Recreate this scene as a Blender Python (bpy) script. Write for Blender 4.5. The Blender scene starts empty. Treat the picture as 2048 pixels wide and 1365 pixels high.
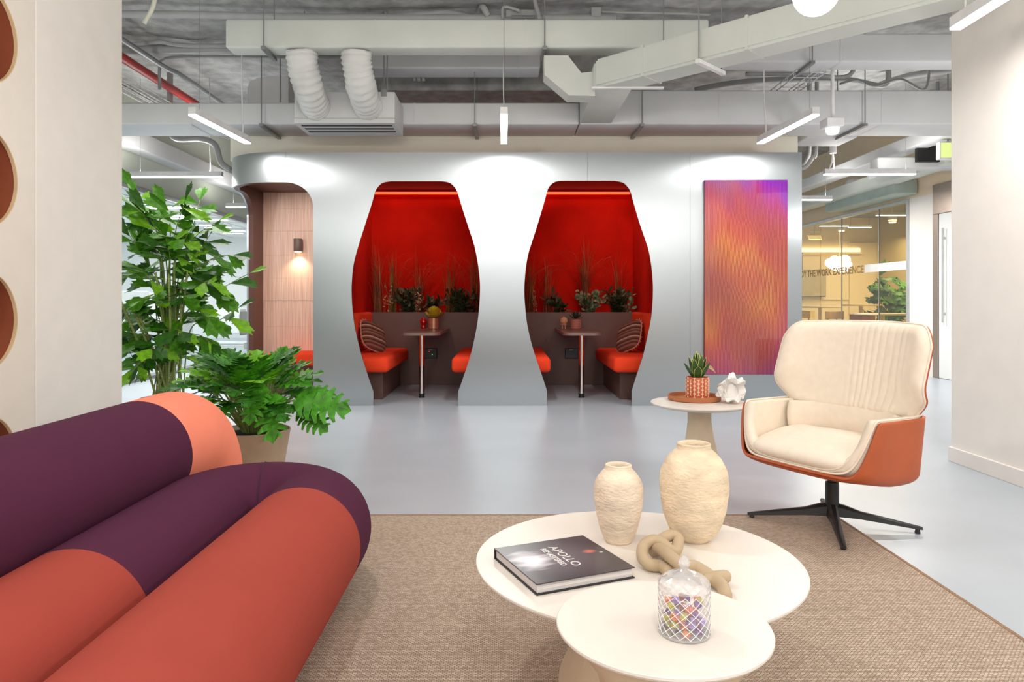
import bpy, bmesh, math, random
from mathutils import Vector, Matrix, Euler, noise as mnoise

random.seed(7)
C = bpy.context.scene.collection
SC = bpy.context.scene
PI = math.pi
F, CX, CY, H = 1430.0, 1012.0, 600.0, 1.05     # focal length, vanishing point (pixels of 2048x1365), eye height

# ------------------------------------------------------------------ camera
cam = bpy.data.cameras.new('camera')
cam.sensor_width = 36.0
cam.lens = 36.0 * F / 2048.0
cam.shift_x = (1024.0 - CX) / 2048.0
cam.shift_y = -(682.5 - CY) / 2048.0
cam.clip_start = 0.05
cam.clip_end = 200
camo = bpy.data.objects.new('camera', cam)
camo.location = (0, 0, H)
camo.rotation_euler = (PI / 2, 0, 0)
C.objects.link(camo)
SC.camera = camo

# ------------------------------------------------------------------ world, exposure, large lights
SC.view_settings.view_transform = 'Standard'
SC.view_settings.look = 'None'
SC.view_settings.gamma = 1.0
SC.view_settings.exposure = 0.18
SC.view_settings.use_curve_mapping = False
try:
    SC.cycles.use_denoising = True
    SC.cycles.max_bounces = 8
    SC.cycles.diffuse_bounces = 4
    SC.cycles.glossy_bounces = 4
    SC.cycles.transparent_max_bounces = 16
    SC.cycles.caustics_reflective = False
    SC.cycles.caustics_refractive = False
    SC.cycles.sample_clamp_indirect = 6.0
except Exception:
    pass
world = bpy.data.worlds.new('daylight')
SC.world = world
world.use_nodes = True
bg = world.node_tree.nodes['Background']
bg.inputs[0].default_value = (1.0, 0.985, 0.96, 1)
bg.inputs[1].default_value = 0.75


def area(name, loc, rot, sx, sy, watts, col=(1, 0.97, 0.93), spread=PI):
    l = bpy.data.lights.new(name, 'AREA')
    l.shape = 'RECTANGLE'
    l.size, l.size_y, l.energy, l.color, l.spread = sx, sy, watts, col, spread
    o = bpy.data.objects.new(name, l)
    o.location = loc
    o.rotation_euler = rot
    C.objects.link(o)
    return o


area('rear_fill_light', (0.3, -3.6, 1.9), (PI / 2, 0, 0), 6.5, 2.6, 45, (1, 0.985, 0.97))  # added unseen fill panel behind the camera, brightening the lounge
for _x in (-1.9, 0.0, 2.44):  # added strip fills overhead, unseen behind the camera
    for _y in (-0.6, -2.6):
        area('overhead_fill_strip', (_x, _y, 2.50), (0, 0, 0), 0.06, 1.05, 10, (1, 0.97, 0.93))


def globe_or_fill_light(loc, watts, r=0.078, col=(1, 0.955, 0.90)):
    l = bpy.data.lights.new('globe_or_fill_light', 'POINT')
    l.energy, l.color, l.shadow_soft_size = watts, col, r
    o = bpy.data.objects.new('globe_or_fill_light', l)
    o.location = loc
    C.objects.link(o)


# first: the visible globe pendant; the rest: added unseen fills brightening the walls
for _p, _w in (((1.084, 2.5, 2.12), 25), ((-0.7, 2.35, 2.42), 46), ((0.3, 0.2, 2.3), 30), ((2.0, 0.8, 2.3), 34), ((-1.2, -0.6, 2.3), 34)):
    globe_or_fill_light(_p, _w)
# added fill lights, unseen past the ends of the two side walls
for _p, _w in (((-3.7, 5.6, 2.0), 22), ((4.1, 5.6, 2.0), 32)):
    globe_or_fill_light(_p, _w, 0.12, (1, 0.985, 0.965))
area('office_ceiling_light', (-8.0, 13.5, 2.70), (0, 0, 0), 5.5, 9.0, 330, (0.97, 0.99, 1.0))
area('meeting_room_light', (7.6, 13.6, 2.46), (0, 0, 0), 2.2, 5.0, 170, (1.0, 0.84, 0.58))


# ------------------------------------------------------------------ pixel helpers (used to measure; everything is placed in metres)
def W(px, py, d):
    return Vector(((px - CX) / F * d, d, H + (CY - py) / F * d))


def X_(px, d):
    return (px - CX) / F * d


def Z_(py, d):
    return H + (CY - py) / F * d


def D_(py, z):
    return F * (z - H) / (CY - py)


# ------------------------------------------------------------------ materials
def lin(c):
    return tuple(((v / 255.0) / 12.92 if v / 255.0 <= 0.04045 else ((v / 255.0 + 0.055) / 1.055) ** 2.4) for v in c) + (1.0,)


MATS = {}


def mat(name, col, rough=0.5, metal=0.0, vary=0.04, vscale=6.0, bump=0.0, bscale=60.0, spec=0.5, sheen=0.0, stretch=(1, 1, 1), coat=0.0, detail=4.0):
    """procedural principled material: noise-varied colour and noise bump in object coordinates"""
    if name in MATS:
        return MATS[name]
    m = bpy.data.materials.new(name)
    m.use_nodes = True
    nt = m.node_tree
    b = nt.nodes['Principled BSDF']
    b.inputs['Roughness'].default_value = rough
    b.inputs['Metallic'].default_value = metal
    b.inputs['Specular IOR Level'].default_value = spec
    if sheen:
        b.inputs['Sheen Weight'].default_value = sheen
    if coat:
        b.inputs['Coat Weight'].default_value = coat
        b.inputs['Coat Roughness'].default_value = 0.1
    tc = nt.nodes.new('ShaderNodeTexCoord')
    mp = nt.nodes.new('ShaderNodeMapping')
    mp.inputs['Scale'].default_value = stretch
    nt.links.new(tc.outputs['Object'], mp.inputs['Vector'])
    n = nt.nodes.new('ShaderNodeTexNoise')
    n.inputs['Scale'].default_value = vscale
    n.inputs['Detail'].default_value = detail
    nt.links.new(mp.outputs[0], n.inputs['Vector'])
    r = nt.nodes.new('ShaderNodeValToRGB')
    c = lin(col)
    r.color_ramp.elements[0].position = 0.3
    r.color_ramp.elements[1].position = 0.7
    r.color_ramp.elements[0].color = tuple(max(0, v * (1 - vary * 2)) for v in c[:3]) + (1,)
    r.color_ramp.elements[1].color = tuple(min(1, v * (1 + vary * 2)) for v in c[:3]) + (1,)
    nt.links.new(n.outputs['Fac'], r.inputs['Fac'])
    nt.links.new(r.outputs['Color'], b.inputs['Base Color'])
    if bump:
        n2 = nt.nodes.new('ShaderNodeTexNoise')
        n2.inputs['Scale'].default_value = bscale
        n2.inputs['Detail'].default_value = 3.0
        nt.links.new(mp.outputs[0], n2.inputs['Vector'])
        bp = nt.nodes.new('ShaderNodeBump')
        bp.inputs['Strength'].default_value = bump
        bp.inputs['Distance'].default_value = 0.01
        nt.links.new(n2.outputs['Fac'], bp.inputs['Height'])
        nt.links.new(bp.outputs[0], b.inputs['Normal'])
    MATS[name] = m
    return m


def emit(name, col, strength):
    if name in MATS:
        return MATS[name]
    m = bpy.data.materials.new(name)
    m.use_nodes = True
    nt = m.node_tree
    nt.nodes.remove(nt.nodes['Principled BSDF'])
    e = nt.nodes.new('ShaderNodeEmission')
    e.inputs[0].default_value = lin(col)
    e.inputs[1].default_value = strength
    nt.links.new(e.outputs[0], nt.nodes['Material Output'].inputs[0])
    MATS[name] = m
    return m


def glass(name, tint=(255, 255, 255), refl=1.0, rough=0.0, blend=0.12, base=0.0):
    """sheet glass: transparent seen straight on, mirror-like at a grazing angle"""
    if name in MATS:
        return MATS[name]
    m = bpy.data.materials.new(name)
    m.use_nodes = True
    nt = m.node_tree
    nt.nodes.remove(nt.nodes['Principled BSDF'])
    t = nt.nodes.new('ShaderNodeBsdfTransparent')
    t.inputs[0].default_value = lin(tint)
    g = nt.nodes.new('ShaderNodeBsdfGlossy')
    g.inputs[0].default_value = (refl, refl, refl, 1)
    g.inputs[1].default_value = rough
    lw = nt.nodes.new('ShaderNodeLayerWeight')
    lw.inputs[0].default_value = 0.5
    pw = nt.nodes.new('ShaderNodeMath')
    pw.operation = 'POWER'
    pw.inputs[1].default_value = 5.0
    nt.links.new(lw.outputs['Facing'], pw.inputs[0])
    ma = nt.nodes.new('ShaderNodeMath')
    ma.operation = 'MULTIPLY_ADD'
    ma.inputs[1].default_value = 0.9
    ma.inputs[2].default_value = 0.02 + base
    ma.use_clamp = True
    nt.links.new(pw.outputs[0], ma.inputs[0])
    mx = nt.nodes.new('ShaderNodeMixShader')
    nt.links.new(ma.outputs[0], mx.inputs[0])
    nt.links.new(t.outputs[0], mx.inputs[1])
    nt.links.new(g.outputs[0], mx.inputs[2])
    nt.links.new(mx.outputs[0], nt.nodes['Material Output'].inputs[0])
    MATS[name] = m
    return m


# ------------------------------------------------------------------ mesh helpers
class MB:
    def __init__(self):
        self.v, self.f, self.uv = [], [], None

    def add(self, vs, fs):
        o = len(self.v)
        self.v += [tuple(p) for p in vs]
        self.f += [tuple(i + o for i in q) for q in fs]
        return self

    def box(self, x0, x1, y0, y1, z0, z1):
        return self.add([(x0, y0, z0), (x1, y0, z0), (x1, y1, z0), (x0, y1, z0), (x0, y0, z1), (x1, y0, z1), (x1, y1, z1), (x0, y1, z1)],
                        [(0, 3, 2, 1), (4, 5, 6, 7), (0, 1, 5, 4), (1, 2, 6, 5), (2, 3, 7, 6), (3, 0, 4, 7)])

    def rbox(self, x0, x1, y0, y1, z0, z1, r=0.01, seg=2):
        bm = bmesh.new()
        m = MB().box(x0, x1, y0, y1, z0, z1)
        vs = [bm.verts.new(p) for p in m.v]
        for q in m.f:
            bm.faces.new([vs[i] for i in q])
        bmesh.ops.bevel(bm, geom=list(bm.edges), offset=r, segments=seg, affect='EDGES', profile=0.5)
        return self.bm(bm)

    def bm(self, bm):
        bm.verts.index_update()
        self.add([tuple(v.co) for v in bm.verts], [tuple(v.index for v in q.verts) for q in bm.faces])
        bm.free()
        return self

    def prism(self, poly, vec):
        """poly: list of 3D points (planar), extruded by vec"""
        n = len(poly)
        vec = Vector(vec)
        vs = [Vector(p) for p in poly] + [Vector(p) + vec for p in poly]
        fs = [tuple(range(n))[::-1], tuple(range(n, 2 * n))] + [(i, (i + 1) % n, n + (i + 1) % n, n + i) for i in range(n)]
        return self.add(vs, fs)

    def tube(self, pts, r, n=8, caps=True, closed=False, round_end=False):
        pts = [Vector(p) for p in pts]
        rs = r if isinstance(r, (list, tuple)) else [r] * len(pts)
        N = len(pts)
        if round_end:
            d0, d1 = (pts[0] - pts[1]).normalized(), (pts[-1] - pts[-2]).normalized()
            a = [(0.98, 0.2), (0.8, 0.6), (0.4, 0.916)]
            p0 = [pts[0] + d0 * rs[0] * k for k, _ in a]
            q0 = [rs[0] * s for _, s in a]
            p1 = [pts[-1] + d1 * rs[-1] * k for k, _ in a[::-1]]
            q1 = [rs[-1] * s for _, s in a[::-1]]
            pts = p0 + pts + p1
            rs = q0 + list(rs) + q1
            N = len(pts)
        t = [(pts[min(i + 1, N - 1)] - pts[max(i - 1, 0)]).normalized() for i in range(N)]
        if closed:
            t = [(pts[(i + 1) % N] - pts[i - 1]).normalized() for i in range(N)]
        up = Vector((0, 0, 1)) if abs(t[0].z) < 0.9 else Vector((1, 0, 0))
        u = t[0].cross(up).normalized()
        vs, fs = [], []
        for i in range(N):
            u = (u - t[i] * u.dot(t[i])).normalized()
            w = t[i].cross(u)
            for k in range(n):
                a = 2 * PI * k / n
                vs.append(pts[i] + (u * math.cos(a) + w * math.sin(a)) * rs[i])
        for i in range(N if closed else N - 1):
            j = (i + 1) % N
            for k in range(n):
                k2 = (k + 1) % n
                fs.append((i * n + k, i * n + k2, j * n + k2, j * n + k))
        if caps and not closed:
            fs.append(tuple(range(n))[::-1])
            fs.append(tuple((N - 1) * n + k for k in range(n)))
        return self.add(vs, fs)

    def lathe(self, prof, n=32, c=(0, 0, 0), axis=None, caps=True):
        """prof: list of (radius, height)"""
        M = Matrix.Identity(3) if axis is None else Vector((0, 0, 1)).rotation_difference(Vector(axis)).to_matrix()
        c = Vector(c)
        vs, fs = [], []
        for r, h in prof:
            for k in range(n):
                a = 2 * PI * k / n
                vs.append(c + M @ Vector((r * math.cos(a), r * math.sin(a), h)))
        for i in range(len(prof) - 1):
            for k in range(n):
                k2 = (k + 1) % n
                fs.append((i * n + k, i * n + k2, (i + 1) * n + k2, (i + 1) * n + k))
        if caps:
            fs.append(tuple(range(n))[::-1])
            fs.append(tuple((len(prof) - 1) * n + k for k in range(n)))
        return self.add(vs, fs)

    def grid(self, fn, nu, nv, closed_u=False):
        vs = [fn(i / (nu if closed_u else nu - 1), j / (nv - 1)) for j in range(nv) for i in range(nu)]
        fs = []
        for j in range(nv - 1):
            for i in range(nu if closed_u else nu - 1):
                i2 = (i + 1) % nu
                fs.append((j * nu + i, j * nu + i2, (j + 1) * nu + i2, (j + 1) * nu + i))
        return self.add(vs, fs)

    def sphere(self, c, r, nu=16, nv=10, sq=(1, 1, 1)):
        return self.lathe2([(r * math.sin(PI * j / nv), -r * math.cos(PI * j / nv)) for j in range(1, nv)], nu, c, sq)

    def lathe2(self, prof, n, c, sq):
        o = len(self.v)
        self.lathe(prof, n)
        for i in range(o, len(self.v)):
            x, y, z = self.v[i]
            self.v[i] = (c[0] + x * sq[0], c[1] + y * sq[1], c[2] + z * sq[2])
        return self


INFO = {}


def tag(o, label=None, cat=None, group=None, kind=None):
    if label:
        o['label'] = label
    if cat:
        o['category'] = cat
    if group:
        o['group'] = group
    if kind:
        o['kind'] = kind
    return o


def thing(name, label, cat, loc=(0, 0, 0), rz=0.0, group=None, local=False):
    o = bpy.data.objects.new(name, None)
    o.empty_display_size = 0.1
    o.location = loc
    o.rotation_euler = (0, 0, rz)
    C.objects.link(o)
    INFO[o.name] = (Matrix.Translation(Vector(loc)) @ Matrix.Rotation(rz, 4, 'Z'), local)
    return tag(o, label, cat, group)


def obj(name, mb, m, parent=None, smooth=False, label=None, cat=None, group=None, kind=None, auto=None):
    me = bpy.data.meshes.new(name)
    vs = mb.v
    c = None
    if parent is None:
        xs, ys, zs = [p[0] for p in vs], [p[1] for p in vs], [p[2] for p in vs]
        c = Vector(((min(xs) + max(xs)) / 2, (min(ys) + max(ys)) / 2, min(zs)))
        vs = [(p[0] - c.x, p[1] - c.y, p[2] - c.z) for p in vs]
    me.from_pydata(vs, [], mb.f)
    if mb.uv:
        uvl = me.uv_layers.new(name='UVMap')
        for lp in me.loops:
            uvl.data[lp.index].uv = mb.uv[lp.vertex_index]
    me.update()
    bm = bmesh.new()
    bm.from_mesh(me)
    bmesh.ops.recalc_face_normals(bm, faces=bm.faces)
    bm.to_mesh(me)
    bm.free()
    if smooth:
        for p in me.polygons:
            p.use_smooth = True
        if auto is not None:
            try:
                me.set_sharp_from_angle(angle=math.radians(auto))
            except Exception:
                pass
    for mm in (m if isinstance(m, (list, tuple)) else [m]):
        me.materials.append(mm)
    o = bpy.data.objects.new(name, me)
    C.objects.link(o)
    if parent is None:
        o.location = c
        INFO[o.name] = (Matrix.Translation(c), False)
    else:
        o.parent = parent
        inf = INFO.get(parent.name)
        if inf and not inf[1]:
            o.matrix_parent_inverse = inf[0].inverted()
    return tag(o, label, cat, group, kind)


def copy_tree(o, parent=None, loc=None, rz=None, label=None):
    kids = [k for k in C.objects if k.parent == o]
    c = o.copy()
    C.objects.link(c)
    if parent is not None:
        c.parent = parent
    if loc is not None:
        c.location = loc
    if rz is not None:
        c.rotation_euler = (0, 0, rz)
    if label:
        c['label'] = label
    for k in kids:
        copy_tree(k, c)
    return c


def place_piece(name, me, M, parent):
    """a piece that shares mesh data, placed by a world (or, for a local thing, local) matrix"""
    o = bpy.data.objects.new(name, me)
    C.objects.link(o)
    o.parent = parent
    inf = INFO.get(parent.name)
    if inf and not inf[1]:
        o.matrix_parent_inverse = inf[0].inverted()
    o.matrix_basis = M
    return o


def mesh_of(mb, m, smooth=False):
    me = bpy.data.meshes.new('piece')
    me.from_pydata(mb.v, [], mb.f)
    me.update()
    for p in me.polygons:
        p.use_smooth = smooth
    me.materials.append(m)
    return me


def bez(pts, n=8):
    """Catmull-Rom through points"""
    P = [Vector(p) for p in pts]
    out = []
    for i in range(len(P) - 1):
        a, b, c, d = P[max(i - 1, 0)], P[i], P[i + 1], P[min(i + 2, len(P) - 1)]
        for k in range(n):
            t = k / n
            out.append(0.5 * ((2 * b) + (c - a) * t + (2 * a - 5 * b + 4 * c - d) * t * t + (3 * b - a - 3 * c + d) * t ** 3))
    out.append(P[-1])
    return out


def interp(x, xs, ys):
    if x <= xs[0]:
        return ys[0]
    for i in range(len(xs) - 1):
        if x <= xs[i + 1]:
            t = (x - xs[i]) / max(1e-9, xs[i + 1] - xs[i])
            return ys[i] + (ys[i + 1] - ys[i]) * t
    return ys[-1]


def sstep(a, b, x):
    t = max(0.0, min(1.0, (x - a) / (b - a)))
    return t * t * (3 - 2 * t)


def frame_to(direction, normal):
    """matrix whose Y is direction and Z is close to normal"""
    y = Vector(direction).normalized()
    z = Vector(normal)
    z = (z - y * z.dot(y))
    if z.length < 1e-4:
        z = Vector((1, 0, 0)) - y * y.x
    z.normalize()
    x = y.cross(z)
    return Matrix((x, y, z)).transposed().to_4x4()


def text_mesh(body, size, depth=0.0005, bold=0.0):
    cu = bpy.data.curves.new('lettering', 'FONT')
    cu.body = body
    cu.size = size
    cu.extrude = depth
    cu.offset = bold
    cu.resolution_u = 3
    o = bpy.data.objects.new('lettering_source', cu)
    C.objects.link(o)
    dg = bpy.context.evaluated_depsgraph_get()
    dg.update()
    me = bpy.data.meshes.new_from_object(o.evaluated_get(dg))
    bpy.data.objects.remove(o)
    bpy.data.curves.remove(cu)
    return me

# ================================================================== STRUCTURE
M_cream = mat('cream_paint', (243, 238, 231), 0.6, vary=0.01, bump=0.03, bscale=160)
M_white = mat('white_paint', (240, 240, 238), 0.6, vary=0.01)
M_bulk = mat('bulkhead_paint', (232, 230, 214), 0.6, vary=0.01)
M_fascia = mat('sage_fascia_paint', (196, 201, 188), 0.7, vary=0.01)
M_peach = mat('warm_fascia_paint', (246, 224, 192), 0.6, vary=0.01)
M_floor = mat('grey_vinyl_floor', (180, 189, 198), 0.30, vary=0.02, vscale=2.5, bump=0.01, bscale=90, spec=0.45)
M_conc = mat('rough_concrete', (186, 186, 184), 0.95, vary=0.14, vscale=7, bump=1.0, bscale=26, detail=10)
M_duct = mat('duct_cladding', (212, 217, 210), 0.55, vary=0.02, vscale=3, bump=0.05, bscale=14)
M_ductg = mat('duct_cladding_grey', (212, 213, 213), 0.55, vary=0.02, vscale=3, bump=0.05, bscale=14)
M_flex = mat('flexible_duct_wrap', (222, 222, 220), 0.6, vary=0.02, bump=0.35, bscale=16)
M_pipe = mat('painted_conduit', (176, 177, 176), 0.5, vary=0.03)
M_rod = mat('hanger_steel', (150, 152, 152), 0.4, metal=0.6)
M_dark = mat('dark_void', (48, 48, 48), 0.7)
M_red = mat('red_pipe_paint', (178, 24, 16), 0.4)
M_led = emit('led_diffuser', (255, 254, 252), 9.0)
M_ledfar = emit('led_diffuser_office', (255, 255, 255), 6.0)
M_ledwarm = emit('led_cove_warm', (255, 226, 170), 3.2)
M_lampwhite = mat('lamp_housing_white', (238, 238, 238), 0.4)
M_cord = mat('white_cord', (225, 225, 222), 0.5)

obj('floor', MB().box(-14, 12, -5, 22, -0.1, 0.0), M_floor, kind='structure')
# rough concrete slab: an uneven grid so that the plaster catches light
ce = MB()
def _ceil(u, v):
    x, y = -9 + u * 21, -4 + v * 24
    return (x, y, 3.74 + 0.05 * mnoise.noise(Vector((x * 1.1, y * 1.1, 0))) + 0.02 * mnoise.noise(Vector((x * 4, y * 4, 3))))
ce.grid(_ceil, 130, 150)
obj('ceiling', ce, M_conc, smooth=True, kind='structure')
obj('trim_1', MB().rbox(-1.6, 1.3, 7.75, 8.7, 3.32, 3.8, 0.02), M_conc, kind='structure')       # dropped concrete beam

# left wall: plain part and end; the niche unit stands in front of its near part
obj('wall_left', MB().rbox(-2.86, -2.5, 3.80, 4.66, 0.0, 3.95, 0.006), M_cream, kind='structure')
obj('wall_left', MB().box(-3.2, -2.95, -3.0, 3.795, 0.0, 3.95), M_cream, kind='structure')
obj('wall_right', MB().rbox(2.9, 3.3, -3.0, 4.66, 0.0, 3.95, 0.006), M_cream, kind='structure')
obj('baseboard_right', MB().rbox(2.884, 2.902, -3.0, 4.665, 0.0, 0.094, 0.003), M_cream, kind='structure')
obj('wall_back', MB().box(-2.915, 3.085, 7.56, 7.75, 2.514, 2.95), M_bulk, kind='structure')

# ---------------------------------------------------------------- left glazed office front (plane x = -4.72)
XL = -4.72
obj('wall_office', MB().box(XL - 0.12, XL, 4.7, 20, 2.50, 3.95), M_fascia, kind='structure')
M_alu = mat('grey_aluminium', (118, 122, 122), 0.4, metal=0.5)
M_alul = mat('light_aluminium', (190, 194, 194), 0.35, metal=0.5)
M_glass = glass('clear_partition_glass', (250, 253, 251), 1.0, blend=0.10)
win = thing('window_1', None, None, (XL, 8, 0)); win['kind'] = 'structure'
obj('top_rail', MB().box(XL - 0.05, XL + 0.02, 4.7, 20, 2.448, 2.502), M_alu, win)
obj('top_bead', MB().box(XL - 0.04, XL + 0.012, 4.7, 20, 2.428, 2.446), M_alul, win)
obj('bottom_rail', MB().box(XL - 0.04, XL + 0.02, 4.7, 20, 0.0, 0.035), M_alu, win)
obj('bottom_bead', MB().box(XL - 0.03, XL + 0.012, 4.7, 20, 0.037, 0.075), M_alul, win)
gy = [5.2, 6.4, 7.6, 8.8, 9.75, 11.0, 12.2, 13.4, 14.6, 15.8, 17.0]
gm = None
for i in range(len(gy) - 1):
    obj('glass_pane', MB().box(XL - 0.012, XL - 0.002, gy[i] + 0.003, gy[i + 1] - 0.003, 0.07, 2.44), M_glass, win)
# the office behind
M_ow = mat('office_white', (236, 238, 238), 0.55, vary=0.01)
obj('wall_office', MB().box(-12.5, XL - 0.06, 19.6, 19.8, 0, 3.2), M_ow, kind='structure')
obj('wall_office', MB().box(-12.6, -12.4, 5, 19.8, 0, 3.2), M_ow, kind='structure')
oc = obj('ceiling_office', MB().box(-12.5, XL - 0.13, 5, 19.8, 2.76, 2.86), M_ow, kind='structure')
M_joint = mat('ceiling_joint', (176, 180, 180), 0.6)
for k in range(9):
    obj('ceiling_joint', MB().box(-12.4, XL - 0.14, 8.0 + k * 1.3, 8.012 + k * 1.3, 2.752, 2.761), M_joint, oc)
for k in range(5):
    obj('ceiling_joint', MB().box(-6.2 - k * 1.3, -6.188 - k * 1.3, 5.1, 19.6, 2.752, 2.761), M_joint, oc)
led_spots = [(254, 362, 418), (255, 300, 409), (312, 372, 433), (334, 391, 438), (385, 455, 441), (256, 303, 422), (398, 445, 452), (410, 462, 456), (440, 490, 463), (446, 486, 468)]
ORD = ['highest', 'second highest', 'third highest', 'fourth highest', 'fifth highest', 'sixth highest', 'seventh highest', 'eighth highest', 'ninth highest', 'lowest']
for k, (a, b, y) in enumerate(sorted(led_spots, key=lambda q: q[2])):
    d = D_(y, 2.70)
    t = thing('office_light', ORD[k] + ' lit line among the white ceiling lights behind the office glass', 'light', (X_((a + b) / 2, d), d, 2.70), group='ceiling lights in the glazed office')
    obj('housing', MB().box(X_(a, d), X_(b, d), d - 0.06, d + 0.06, 2.712, 2.752), M_lampwhite, t)
    obj('diffuser', MB().box(X_(a, d) + 0.01, X_(b, d) - 0.01, d - 0.05, d + 0.05, 2.700, 2.711), M_ledfar, t)
# office furniture glimpsed through the glass
M_offg = mat('office_light_grey', (214, 217, 218), 0.5)
M_blk = mat('black_plastic', (28, 28, 30), 0.4)
d = 16.4
t = thing('wall_cabinet', 'white kitchen cabinet with dark edge on the far office wall', 'cabinet', W(460, 648, d))
obj('body', MB().box(X_(427, d), X_(480.5, d), d, d + 0.35, Z_(670, d), Z_(619, d)), M_ow, t)
for a, b in ((428, 454), (455.2, 479)):
    dr = obj('door', MB().rbox(X_(a, d), X_(b, d), d - 0.03, d, Z_(667, d), Z_(628, d), 0.004), M_ow, t)
    obj('handle', MB().rbox(X_((a + b) / 2 - 3, d), X_((a + b) / 2 + 3, d), d - 0.045, d - 0.03, Z_(648, d), Z_(646.6, d), 0.003), M_alu, dr)
obj('side_panel', MB().box(X_(480.6, d), X_(484, d), d - 0.02, d + 0.35, Z_(671, d), Z_(624, d)), M_blk, t)
t = thing('sideboard', 'long low white sideboard along the far end of the glazed office', 'sideboard', W(420, 740, 15.4))
d = 15.2
obj('worktop', MB().rbox(X_(395, d), X_(489, d), d - 0.03, d + 0.6, Z_(689, d), Z_(686, d), 0.004), M_offg, t)
obj('body', MB().box(X_(396, d), X_(488, d), d, d + 0.55, 0.0, Z_(689.2, d)), M_ow, t)
for k in range(4):
    a = 397 + k * 23
    obj('door', MB().rbox(X_(a, d), X_(a + 22, d), d - 0.02, d, 0.06, Z_(690.5, d), 0.003), M_ow, t)
for k, (px, dd) in enumerate(((262, 11.5), (300, 14.0))):
    lab = ['white office desk with a monitor standing close behind the glass', 'white office desk standing deeper inside the glazed office'][k]
    c = W(px, 700, dd)
    t = thing('office_desk', lab, 'desk', (c.x, dd, 0))
    obj('desktop', MB().rbox(c.x - 0.7, c.x + 0.7, dd - 0.4, dd + 0.4, 0.71, 0.735, 0.004), M_ow, t)
    for sx in (-0.66, 0.66):
        obj('leg', MB().rbox(c.x + sx - 0.02, c.x + sx + 0.02, dd - 0.36, dd + 0.36, 0.0, 0.71, 0.004), M_offg, t)
    t = thing('monitor', ['silver backed monitor on the desk close behind the glass', 'silver backed monitor on the deeper office desk'][k], 'monitor', (c.x, dd, 0.735))
    obj('screen', MB().rbox(c.x - 0.27, c.x + 0.27, dd + 0.02, dd + 0.05, 0.86, 1.19, 0.008), M_offg, t)
    obj('stand', MB().rbox(c.x - 0.03, c.x + 0.03, dd + 0.05, dd + 0.07, 0.74, 0.98, 0.004), M_alul, t)
    obj('foot', MB().rbox(c.x - 0.12, c.x + 0.12, dd - 0.05, dd + 0.13, 0.735, 0.745, 0.004), M_alul, t)
    px2 = c.x + 0.1
    t = thing('task_chair', ['pale grey task chair at the desk close behind the glass', 'pale grey task chair at the deeper office desk'][k], 'chair', (px2, dd - 0.75, 0))
    obj('seat', MB().rbox(px2 - 0.24, px2 + 0.24, dd - 0.95, dd - 0.5, 0.44, 0.51, 0.025), M_offg, t)
    obj('backrest', MB().rbox(px2 - 0.22, px2 + 0.22, dd - 1.0, dd - 0.95, 0.58, 1.02, 0.02), M_offg, t)
    obj('back_stem', MB().tube([(px2, dd - 0.75, 0.43), (px2, dd - 1.02, 0.45), (px2, dd - 1.02, 0.7)], 0.018), M_alu, t)
    obj('column', MB().tube([(px2, dd - 0.73, 0.06), (px2, dd - 0.73, 0.44)], 0.025), M_alu, t)
    for q in range(5):
        a = q * 2 * PI / 5 + 0.3
        obj('base_arm', MB().tube([(px2, dd - 0.73, 0.09), (px2 + 0.28 * math.cos(a), dd - 0.73 + 0.28 * math.sin(a), 0.05)], 0.016), M_alu, t)

# ---------------------------------------------------------------- right: glazed meeting room front (plane x = 5.8)
XR = 5.8
obj('wall_meeting', MB().box(XR, XR + 0.12, 9.0, 20, 2.50, 3.95), M_peach, kind='structure')
obj('wall_meeting', MB().box(XR, XR + 0.12, 9.69, 10.28, 0, 2.5), M_cream, kind='structure')
win2 = thing('window_2', None, None, (XR, 12, 0)); win2['kind'] = 'structure'
M_glassw = glass('meeting_room_glass', (240, 236, 220), 1.0, blend=0.10)
obj('top_rail', MB().box(XR - 0.02, XR + 0.05, 10.28, 17.2, 2.455, 2.502), M_alul, win2)
obj('jamb', MB().box(XR - 0.02, XR + 0.05, 10.28, 10.33, 0.0, 2.455), M_alul, win2)
obj('bottom_rail', MB().box(XR - 0.02, XR + 0.05, 10.33, 17.2, 0.0, 0.05), M_alul, win2)
gy = [10.33, 11.13, 12.37, 13.2, 14.2, 15.7, 17.2]
for i in range(len(gy) - 1):
    obj('glass_pane', MB().box(XR + 0.004, XR + 0.014, gy[i] + 0.004, gy[i + 1] - 0.004, 0.05, 2.455), M_glassw, win2)
for y in gy[1:3]:
    obj('glass_joint', MB().box(XR, XR + 0.018, y - 0.004, y + 0.004, 0.05, 2.455), M_alul, win2)
# frosted band and the lettering stuck on the glass
M_frost = mat('frosted_white_film', (242, 240, 238), 0.7)
M_let = mat('brown_vinyl_lettering', (168, 138, 98), 0.6)
obj('frosted_band', MB().box(XR - 0.002, XR + 0.003, 10.33, 11.56, 1.49, 1.615), M_frost, win2)
me = text_mesh('ENJOY THE WORK EXPERIENCE', 0.172, 0.0008, 0.003)
xs = [v.co.x for v in me.vertices]
wtxt = max(xs) - min(xs)
sx = 2.78 / wtxt
Mt = Matrix(((0, 0, -1, XR - 0.001), (-1, 0, 0, 11.60 + 2.78), (0, 1, 0, 1.49), (0, 0, 0, 1))) @ Matrix.Diagonal((sx, 1, 1, 1)) @ Matrix.Translation((-min(xs), 0, 0))
me.transform(Mt)
me.materials.clear()
me.materials.append(M_let)
o = bpy.data.objects.new('lettering', me)
C.objects.link(o)
o.parent = win2
o.matrix_parent_inverse = INFO[win2.name][0].inverted()
# steel door portal at the right end
M_steel = None


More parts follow.
